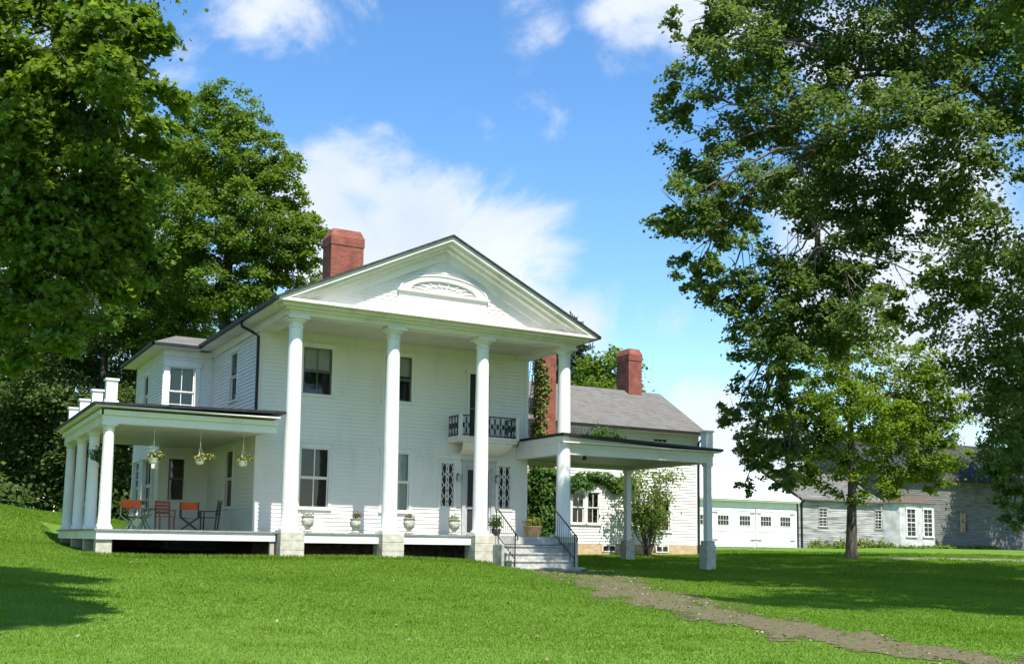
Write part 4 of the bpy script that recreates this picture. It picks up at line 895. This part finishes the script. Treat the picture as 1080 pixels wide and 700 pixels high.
ivy('wall_ivy', 'dense green ivy covering the white wing wall behind the entry steps', (P, Nn, np.clip(RNG.normal(.45, .22, len(x)), 0, 1)), 'leaf_ivy', (13, 8.9, -.65))
n = 2600; x = RNG.uniform(13.68, 14.58, n); z = RNG.uniform(2.9, 8.3, n); keep = (RNG.uniform(size=n) < np.where(z < 3.0, 1.0, np.clip(1.0-(x-13.68)*1.9-(z-6.0)*.12+.35*np.sin(z*2.1), 0, 1)*(.75+.25*np.sin(x*9+z*5)))); x, z = x[keep], z[keep]
P = np.stack([x, 8.33-np.abs(RNG.normal(size=len(x)))*.07, z], -1); Nn = np.stack([RNG.normal(size=len(x))*.4, -np.ones(len(x))*.8, .6+RNG.normal(size=len(x))*.3], -1)
ns = 900; ys = RNG.uniform(8.3, 9.0, ns); zs = RNG.uniform(2.9, 8.3, ns); P = np.concatenate([P, np.stack([13.72-np.abs(RNG.normal(size=ns))*.08, ys, zs], -1)]); Nn = np.concatenate([Nn, np.stack([-np.ones(ns), RNG.normal(size=ns)*.4, .6+RNG.normal(size=ns)*.3], -1)])
ivy('chimney_ivy', 'yellowing ivy climbing the brick chimney beside the portico', (P, Nn, RNG.beta(1.6, 1.8, len(P))), 'leaf_autumn', (14.1, 8.3, 2.8))
v = empty('roof_vine', (12.2, 1.25, 3.5), 'small dark green vine spilling over the lattice on the carport roof', 'vine'); n = 700; x = RNG.uniform(11.2, 13.0, n); q = np.stack([x, 1.15+RNG.normal(size=n)*.14, 3.52+np.abs(RNG.normal(size=n))*.2*(1.3-np.abs(x-12.1))], -1)
leaf_mesh('foliage', q, RNG.normal(size=(n, 3))+np.array((0, -.4, .8)), .12, RNG.beta(2, 2, n), 'leaf_ivy', v, (12.2, 1.25, 3.5))
def shrub():
    bx, by = 18.9, 7.6; b = np.array((bx, by, g(bx, by))); r = empty('shrub', tuple(b), 'tall loose green shrub growing between the carport post and wing window', 'shrub'); lb = MB(); Ps, Ns, Ts = [], [], []
    for k in range(17):
        a = k*2.4; h = RNG.uniform(2.4, 3.9); tip = b+np.array((math.cos(a)*RNG.uniform(.4, 1.5), math.sin(a)*.55, h)); pts = curve_pts(b+np.array((math.cos(a)*.12, math.sin(a)*.1, -.1)), tip, .04, 8); lb.tube(pts, [.035*(1-.1*i) for i in range(8)], 5)
        for j in range(3, 8):
            m = int(RNG.uniform(35, 75)); c = pts[j]+RNG.normal(size=3)*.2; Ps.append(c+RNG.normal(size=(m, 3))*np.array((.24, .2, .17))); Ns.append(RNG.normal(size=(m, 3))*.6+np.array((0, -.2, .8))); Ts.append(np.clip(RNG.normal(.5+RNG.normal()*.15, .2, m), 0, 1))
    lb.build('branch', 'bark', r); leaf_mesh('foliage', np.concatenate(Ps), np.concatenate(Ns), .12, np.concatenate(Ts), 'leaf_shrub', r, tuple(b))
shrub()
def low_plants():
    Ps, Ns, Ts = [], [], []
    for k in range(150):
        x = RNG.uniform(50.5, 72); y = 29.5-RNG.uniform(0, .8)-(1.2 if 59 < x < 65 else 0); z = g(x, y); h = RNG.uniform(.08, .45)*(1.2 if x < 59 else .5); m = 28
        Ps.append(np.array((x, y, z))+np.stack([RNG.normal(size=m)*.22, RNG.normal(size=m)*.2, np.abs(RNG.normal(size=m))*h*.6+.03], -1)); Ns.append(RNG.normal(size=(m, 3))*.7+np.array((0, -.3, .7))); Ts.append(np.clip(RNG.normal(.6, .2, m), 0, 1))
    o = leaf_mesh('weeds', np.concatenate(Ps), np.concatenate(Ns), .22, np.concatenate(Ts), 'leaf_shrub', None, (60, 29, -.2), kind='stuff'); o['label'] = 'low green weeds along the foot of the barn wall'
low_plants()

# ------------------------------------------------------------------ trees
BIG = [ (9.2,-9.2,13.7,1.46), (8.4,-8.8,14.3,0.80), (8.2,-8.5,12.3,0.96), (8.7,-8.5,10.6,1.12), (7.7,-8.9,8.8,0.93), (8.5,-9.3,8.5,1.16), (8.2,-9.0,7.2,0.77), (9.7,-8.7,7.0,1.06), (10.8,-8.7,12.2,1.51), (11.3,-8.2,15.2,1.70), (12.6,-8.8,14.0,1.70), (10.5,-9.4,9.6,1.33), (13.5,-7.8,11.0,1.46), (12.0,-10.5,11.6,1.60), (11.8,-8.8,7.7,1.37), (12.1,-9.9,7.0,1.15), (12.5,-10.0,6.0,.96), (13.5,-10.5,13.9,1.51), (14.4,-9.4,10.1,1.70), (12.7,-10.4,7.6,1.33), (13.0,-12.2,11.2,1.67), (15.6,-10.7,14.9,1.99), (15.4,-12.5,12.7,1.86), (14.4,-12.8,10.0,1.67), (14.8,-10.7,9.7,1.24), (14.6,-13.8,7.6,1.74), (13.2,-12.7,6.6,1.1), (16.0,-12.1,5.8,1.73), (16.9,-12.3,4.0,1.46), (16.0,-12.7,2.3,1.03), (11.9,-12.1,5.9,1.12), (18.1,-14.2,13.5,2.93), (19.1,-14.2,9.3,2.93), (19.6,-12.8,5.2,2.47), (16.3,-13.5,16.7,2.93), (14.2,-11.4,17.5,2.75), (11.6,-9.8,16.9,1.92), (22.4,-14.4,14.5,3.69), (25.6,-13.3,9.7,3.92), (21.8,-13.6,20.2,4.10), (17.9,-11.7,22.1,3.80),
 (7.2,-21.2,9.8,1.9), (9.8,-20.3,10.6,2.6), (13.5,-19.5,11.2,2.9), (11.5,-22.5,10.4,2.3), (17,-18.5,11,3.1), (5.6,-20.6,10.2,1.2), (20,-20,12,3.2), (15,-22,13,3),
 (10.7,-9.0,6.6,1.24), (10.5,-9.1,5.3,0.99), (11.7,-9.7,5.9,1.32), (16.0,-12.8,1.0,0.77), (12.7,-9.7,9.4,1.24), (9.3,-9.2,9.0,1.06),
 (12.0,-7.3,4.2,1.02), (12.5,-7.7,5.3,1.0), (11.9,-7.1,2.9,0.79), (12.8,-7.5,2.6,0.6), (11.4,-6.9,3.7,0.62), (12.1,-7.2,2.4,.65), (12.8,-7.5,1.9,.6), (11.6,-7.0,1.5,.35), (13.2,-7.8,2.8,.6) ]
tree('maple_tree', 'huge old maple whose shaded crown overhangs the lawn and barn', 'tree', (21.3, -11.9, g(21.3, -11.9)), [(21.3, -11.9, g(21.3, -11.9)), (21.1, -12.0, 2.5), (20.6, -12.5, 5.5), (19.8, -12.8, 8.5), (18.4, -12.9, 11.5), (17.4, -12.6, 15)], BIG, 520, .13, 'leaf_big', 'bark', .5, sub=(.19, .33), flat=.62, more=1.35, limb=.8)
SMALL = [ (24.4,1.6,6.1,2.04), (24.2,2.1,3.7,1.63), (26.7,2.4,8.1,1.70), (27.8,2.0,6.4,2.13), (29.0,1.2,7.3,1.70), (29.9,1.0,5.6,1.36), (29.0,1.6,4.3,1.70), (28.3,3.1,4.2,1.74), (26.1,2.3,2.6,1.25), (30.3,0.5,6.7,1.06), (24.6,2.3,8.7,1.6), (28.7,1.9,3.1,1.19), (30.5,0.8,4.0,0.94), (23.4,2.5,5.2,1.3), (26.3,1.0,5.2,1.5) , (23.6,2.3,4.7,1.71), (23.1,2.4,3.2,1.2), (24.3,1.8,6.6,1.55), (28.7,1.0,8.2,1.28), (30.5,.7,5.2,1.28), (29.8,1.1,3.5,1.19), (27.7,2.4,2.6,1.17) , (22.2,2.8,4.4,1.3), (21.7,2.7,3.4,1.0), (22.7,2.9,6.0,1.3), (29.9,1.2,2.9,.8) ]
tree('maple_tree', 'young maple with a forked trunk standing on the lawn before the barn', 'tree', (25.89, 2.23, g(25.89, 2.23)), [(25.89, 2.23, g(25.89, 2.23)), (25.76, 2.06, .9), (25.7, 1.95, 2.0), (25.68, 1.9, 3.6), (25.5, 1.8, 5.8), (25.5, 1.9, 7.8)], SMALL, 250, .15, 'leaf_young', 'bark', .25, sub=(.2, .36), flat=.5, more=1.3)
LEFT = [ (-9.0,-18.2,5.5,0.78), (-8.3,-19.1,5.4,0.51), (-8.2,-19.7,4.6,0.41), (-7.8,-19.9,4.5,0.18), (-7.9,-19.3,5.3,0.23), (-8.8,-18.2,4.6,0.78), (-8.1,-19.0,4.0,0.53), (-9.1,-18.4,3.5,0.74), (-8.3,-18.3,3.4,0.61), (-8.8,-18.5,2.7,0.48), (-8.0,-18.4,2.9,0.39), (-8.7,-19.1,2.2,0.31), (-8.3,-19.3,2.1,0.22), (-9.1,-18.3,2.5,0.48), (-10.1,-17.0,5.5,1.04), (-10.1,-16.8,3.9,1.04), (-9.8,-16.8,2.7,0.69), (-9.0,-17.7,6.9,1.04), (-8.1,-18.2,6.8,0.69), (-10.1,-16.1,7.7,1.37), (-9.2,-16.7,8.7,1.24), (-11.0,-14.2,5.9,1.46), (-9.1,-18.8,1.7,0.31),
 (-9.1,-18.2,4.9,0.66), (-8.6,-18.9,4.8,0.59), (-9.1,-18.5,4.1,0.64), (-8.6,-18.8,3.8,0.53), (-8.9,-18.6,3.2,0.59), (-8.0,-18.9,3.5,0.37), (-8.4,-18.7,2.8,0.43), (-9.1,-18.4,2.3,0.43), (-8.7,-19.2,1.9,0.25), (-7.9,-19.2,4.3,0.30), (-8.5,-18.6,5.6,0.55),
 (-9.6,-23.0,5.4,.65), (-10.4,-22.5,4.9,.8), (-9.2,-22.2,6.2,.65), (-9.8,-21.4,6.7,.8), (-8.7,-18.9,3.0,.4), (-9.0,-18.9,3.4,.45),
 (-8.3,-16.4,8.7,1.0), (-8.0,-17.0,9.6,1.0), (-8.9,-15.8,9.6,1.1), (-8.9,-21.3,5.9,.7) ]
tree('maple_tree', 'near maple with bright drooping leaves hanging over the left of the lawn', 'tree', (-11.0, -16.2, g(-11.0, -16.2)), [(-11.0, -16.2, g(-11.0, -16.2)), (-11.0, -16.3, 1.0), (-10.9, -16.4, 3), (-10.6, -16.7, 5), (-10.2, -16.9, 7.5)], LEFT, 2500, .088, 'leaf_maple', 'darkbark', .17, twigs=False, limb=.4, shape='maple', sub=(.34, .54), flat=.45)
TREE2 = [ (3.7,24.0,22.3,1.92), (3.0,23.6,19.4,2.48), (5.2,23.4,20.0,2.12), (6.2,23.1,18.0,2.02), (7.2,22.8,16.0,1.72), (4.2,22.1,16.4,2.68), (2.5,24.2,16.2,2.98), (5.7,22.7,14.5,2.23), (3.5,22.8,13.5,2.93), (2.3,25.9,13.2,2.53), (7.1,23.1,13.8,1.52), (7.7,22.6,14.8,0.81), (1.7,26.6,19.6,2.57), (2.4,25.8,22.6,1.54), (5.0,23.4,12.0,2.23), (1.8,27.6,10.9,2.57), (1.3,27.6,17.6,2.13), (.7,27.8,14.0,2.66), (-.5,29.3,19.4,2.43), (1.6,26.7,20.7,1.31) ]
tree('shade_tree', 'tall full green tree rising behind the house beside the main chimney', 'tree', (4.0, 24.5, g(4, 24.5)), [(4.0, 24.5, g(4, 24.5)), (4.0, 24.4, 4), (3.9, 24.4, 9), (3.9, 24.2, 14), (3.8, 24.2, 19)], TREE2, 420, .17, 'leaf_maple', 'darkbark', .45, sub=(.2, .32), flat=.5, more=1.3)
def wood_tree(px, seed, h, lab, dens=95):
    global RNG
    RNG = np.random.default_rng(seed); x, y = px; b = (x, y, g(x, y)); lob = []
    for k in range(13):
        t = k/12; a = k*2.4; rr = (1.0-.75*abs(t-.35))*h*.19; zz = b[2]+h*(.16+.78*t); lob.append((x+math.cos(a)*rr, y+math.sin(a)*rr, zz, h*.125*(1.15-.45*t)))
    return tree('woodland_tree', lab, 'tree', b, [b, (x, y, b[2]+h*.25), (x+.2, y, b[2]+h*.5), (x, y+.2, b[2]+h*.8)], lob, dens*1.7, .22, 'leaf_dark', 'darkbark', h*.016, 'dark trees behind the side porch', False, sub=(.4, .6))
for px, seed, h, lab in (((-15.5, 9.0), 41, 15, 'unseen dark tree added beyond the lawn bank to keep skylight off the porch'), ((-13.0, 20.0), 42, 17, 'unseen tall dark tree added on the far left bank to dim the side porch'), ((-19.5, -1.0), 43, 15, 'unseen dark tree added left of the lawn to dim the side porch'), ((-1.2, 31.0), 21, 17.5, 'dark leafy tree directly behind the row of side porch columns'), ((-5.2, 36.5), 22, 18.5, 'dark woodland tree with a slim trunk at the edge of the lawn bank'), ((-3.2, 33.5), 23, 12, 'lower dark tree filling the gap between the two trunks on the bank'),  # first three stand out of view, added to block skylight from the side porch
                         ((2.2, 33.0), 24, 16, 'dark leafy tree just behind the bay roof'), ((-7.6, 39.0), 25, 19, 'tall dark tree at the far left end of the lawn bank'), ((-9.5, 44), 26, 18, 'dark tree deep in the wood past the lawn bank'), ((6.0, 44.0), 27, 19, 'dark tree deep in the wood behind the bay roof'), ((-1.0, 46.0), 28, 20, 'dark tree deep in the wood behind the side porch')):
    wood_tree(px, seed, h, lab)
def far_round(x, y, h, lab, seed, w=.2, leaf='leaf_maple'):
    global RNG
    RNG = np.random.default_rng(seed); b = (x, y, g(x, y)); lob = []
    for k in range(11): t = k/10; a = k*2.4; rr = w*h*math.sin(math.pi*(.2+.75*t)); lob.append((x+math.cos(a)*rr, y+math.sin(a)*rr, b[2]+h*(.35+.55*t), h*.13))
    tree('shade_tree', lab, 'tree', b, [b, (x, y, b[2]+h*.4), (x, y, b[2]+h*.8)], lob, 120, .3, leaf, 'darkbark', .28, None, False, sub=(.4, .6))
far_round(29.5, 26.5, 12.8, 'round green treetop showing behind the wing chimney', 31, .22)
far_round(79, 45, 15.5, 'large dark tree standing behind the barn roof', 32, .25, 'leaf_dark')
far_round(92, 34, 15, 'large dark tree past the shaded end of the barn', 33, .25, 'leaf_dark')
def fir(x, y, h, lab):
    b = np.array((x, y, g(x, y))); r = empty('fir_tree', tuple(b), lab, 'tree'); m = MB(); m.tube([b-np.array((0, 0, .3)), b+np.array((0, 0, h))], [.28, .03], 8); m.build('trunk', 'darkbark', r); Ps, Ns, Ts, lb = [], [], [], MB()
    for k in range(120):
        t = .12+.86*(k/120); z = h*t; L = (1-t)**.75*h*.33*RNG.uniform(.65, 1.15)+.15; a = k*2.399; d = np.array((math.cos(a), math.sin(a), -.12)); p0 = b+np.array((0, 0, z)); lb.tube([p0, p0+d*L*.6, p0+d*L+np.array((0, 0, .08*L))], [.04, .025, .01], 4)
        m_ = int(30+60*L); s = RNG.uniform(.15, 1, m_)**.7; Ps.append(p0+d*(L*s)[:, None]+RNG.normal(size=(m_, 3))*np.array((.12, .12, .09))*(1+.6*L)*.8); Ns.append(RNG.normal(size=(m_, 3))*.7+np.array((0, 0, .6))); Ts.append(np.clip(RNG.normal(.5, .25, m_), 0, 1))
    lb.build('limb', 'darkbark', r); leaf_mesh('crown', np.concatenate(Ps), np.concatenate(Ns), .42, np.concatenate(Ts), 'leaf_fir', r, tuple(b), 'needle')
far_round(72.0, 23.0, 19, 'tall dark tree beyond the right end of the lawn that shades the barn', 35, .27, 'leaf_dark')
def undergrowth():
    Ps, Ns, Ts = [], [], []
    for k in range(330):
        x = RNG.uniform(-24, 12); y = RNG.uniform(27, 47)+max(0, -x-6)*.4; z = g(x, y); m = 70; r = RNG.uniform(.7, 1.5)
        Ps.append(np.array((x, y, z+r*.7))+RNG.normal(size=(m, 3))*np.array((.6, .6, .5))*r); Ns.append(RNG.normal(size=(m, 3))*.6+np.array((0, -.2, .8))); Ts.append(np.clip(RNG.normal(.35, .2, m), 0, 1))
    o = leaf_mesh('undergrowth', np.concatenate(Ps), np.concatenate(Ns), .3, np.concatenate(Ts), 'leaf_dark', None, (-4, 34, 0), kind='stuff'); o['label'] = 'dark tangled undergrowth at the foot of the woodland trees'
undergrowth()
RNG = np.random.default_rng(77)
fir(29.6, 31.0, 16.2, 'blue green fir showing between the portico and the wing roof')

# ------------------------------------------------------------------ grass
def grass():
    rg = np.random.default_rng(5); n = 800000
    r = 8.5+(62-8.5)*rg.uniform(size=n)**1.15; th = R(29.3)+np.radians(rg.uniform(-37, 37, n)); x = CAM[0]+r*np.sin(th); y = CAM[1]+r*np.cos(th)
    ex = rg.uniform(size=n) < .05; x = np.where(ex, rg.uniform(-5.8, 6.6, n), x); y = np.where(ex, -.42+.36*rg.normal(size=n), y); r = np.hypot(x-CAM[0], y-CAM[1])
    ok = ~((x > -5.3) & (x < 10) & (y > .15) & (y < 16)) & ~((x > 6.8) & (x < 9.4) & (y > -2.0) & (y < 0)) & ~((x > 9.9) & (x < 23) & (y > 8.9)) & ~((x > 34) & (y > 28.6)) & (y < 29.8)
    d, pn = path_field(x, y); fall = np.clip((-y-14)/9, 0, 1)*.28
    ok &= rg.uniform(size=n) < np.clip((d+.95*(pn-.5)+fall-.3)*1.15, .3, 1)
    x, y, r = x[ok], y[ok], r[ok]; n = len(x); z = gz(x, y)
    h = (.014+.015*rg.uniform(size=n))*(1+.02*(r-8)); w = .004+.0009*(r-8)
    tuft = (.5+.5*np.sin(x*1.7+2.1*np.sin(y*1.3))*np.sin(y*2.3+x*.6)) > .93; h = np.where(tuft, h*2.0, h)
    near = (y > -.75) & (y < .25) & (x > -5.9) & (x < 6.7); h = np.where(near & (rg.uniform(size=n) < .5), .05+.12*rg.uniform(size=n)**2, h)
    a = rg.uniform(0, 2*math.pi, n); lean = rg.normal(size=(n, 2))*.45
    base = np.stack([x, y, z-.008], -1); side = np.stack([np.cos(a), np.sin(a), np.zeros(n)], -1)*w[:, None]; tip = base+np.stack([lean[:, 0]*h, lean[:, 1]*h, h+.008], -1)
    V = np.stack([base-side, base+side, tip], 1).reshape(-1, 3); org = np.array((0, -10, -1.0)); V = V-org
    me = bpy.data.meshes.new('grass'); me.vertices.add(n*3); me.vertices.foreach_set('co', V.astype(np.float32).ravel()); me.loops.add(n*3); me.loops.foreach_set('vertex_index', np.arange(n*3, dtype=np.int32)); me.polygons.add(n); me.polygons.foreach_set('loop_start', np.arange(n, dtype=np.int32)*3)
    at = me.attributes.new('tint', 'FLOAT', 'FACE'); at.data.foreach_set('value', np.clip(rg.normal(.42, .13, n)+.16*np.sin(x*.8+np.sin(y*.5))*np.sin(y*.6+1)+.13*np.sin(x*2.3+2*np.sin(y*1.1))*np.sin(y*1.9), 0, 1).astype(np.float32)); me.update(); me.validate(); me.materials.append(M['blade'])
    o = bpy.data.objects.new('grass', me); COL.objects.link(o); o.location = tuple(org); o['kind'] = 'stuff'; o['label'] = 'short mown green lawn grass'
def litter():
    rg = np.random.default_rng(9); n = 2600; x = rg.uniform(-1, 11, n); y = rg.uniform(-25, -2, n); d, pn = path_field(x, y); k = d < 1.0; x, y = x[k], y[k]
    x = np.concatenate([x, rg.uniform(-9, 14, 260)]); y = np.concatenate([y, rg.uniform(-22, -1, 260)]); m = len(x)
    P = np.stack([x, y, gz(x, y)+.03], -1); nn = np.stack([rg.normal(size=m)*.4, rg.normal(size=m)*.4, np.ones(m)], -1)
    o = leaf_mesh('litter', P, nn, .032, rg.uniform(size=m)**1.6, 'litter', None, (4, -12, -1.3), kind='stuff'); o['label'] = 'small dry fallen leaves and grit on the worn track'
litter()
def litter():
    rg = np.random.default_rng(9); n = 2600; x = rg.uniform(-1, 11, n); y = rg.uniform(-25, -2, n); d, pn = path_field(x, y); k = d < 1.0; x, y = x[k], y[k]
    x = np.concatenate([x, rg.uniform(-9, 14, 260)]); y = np.concatenate([y, rg.uniform(-22, -1, 260)]); m = len(x)
    P = np.stack([x, y, gz(x, y)+.03], -1); nn = np.stack([rg.normal(size=m)*.4, rg.normal(size=m)*.4, np.ones(m)], -1)
    o = leaf_mesh('litter', P, nn, .05, rg.uniform(size=m), 'litter', None, (4, -12, -1.3), kind='stuff'); o['label'] = 'small dry fallen leaves and grit on the worn track'
litter()
grass()
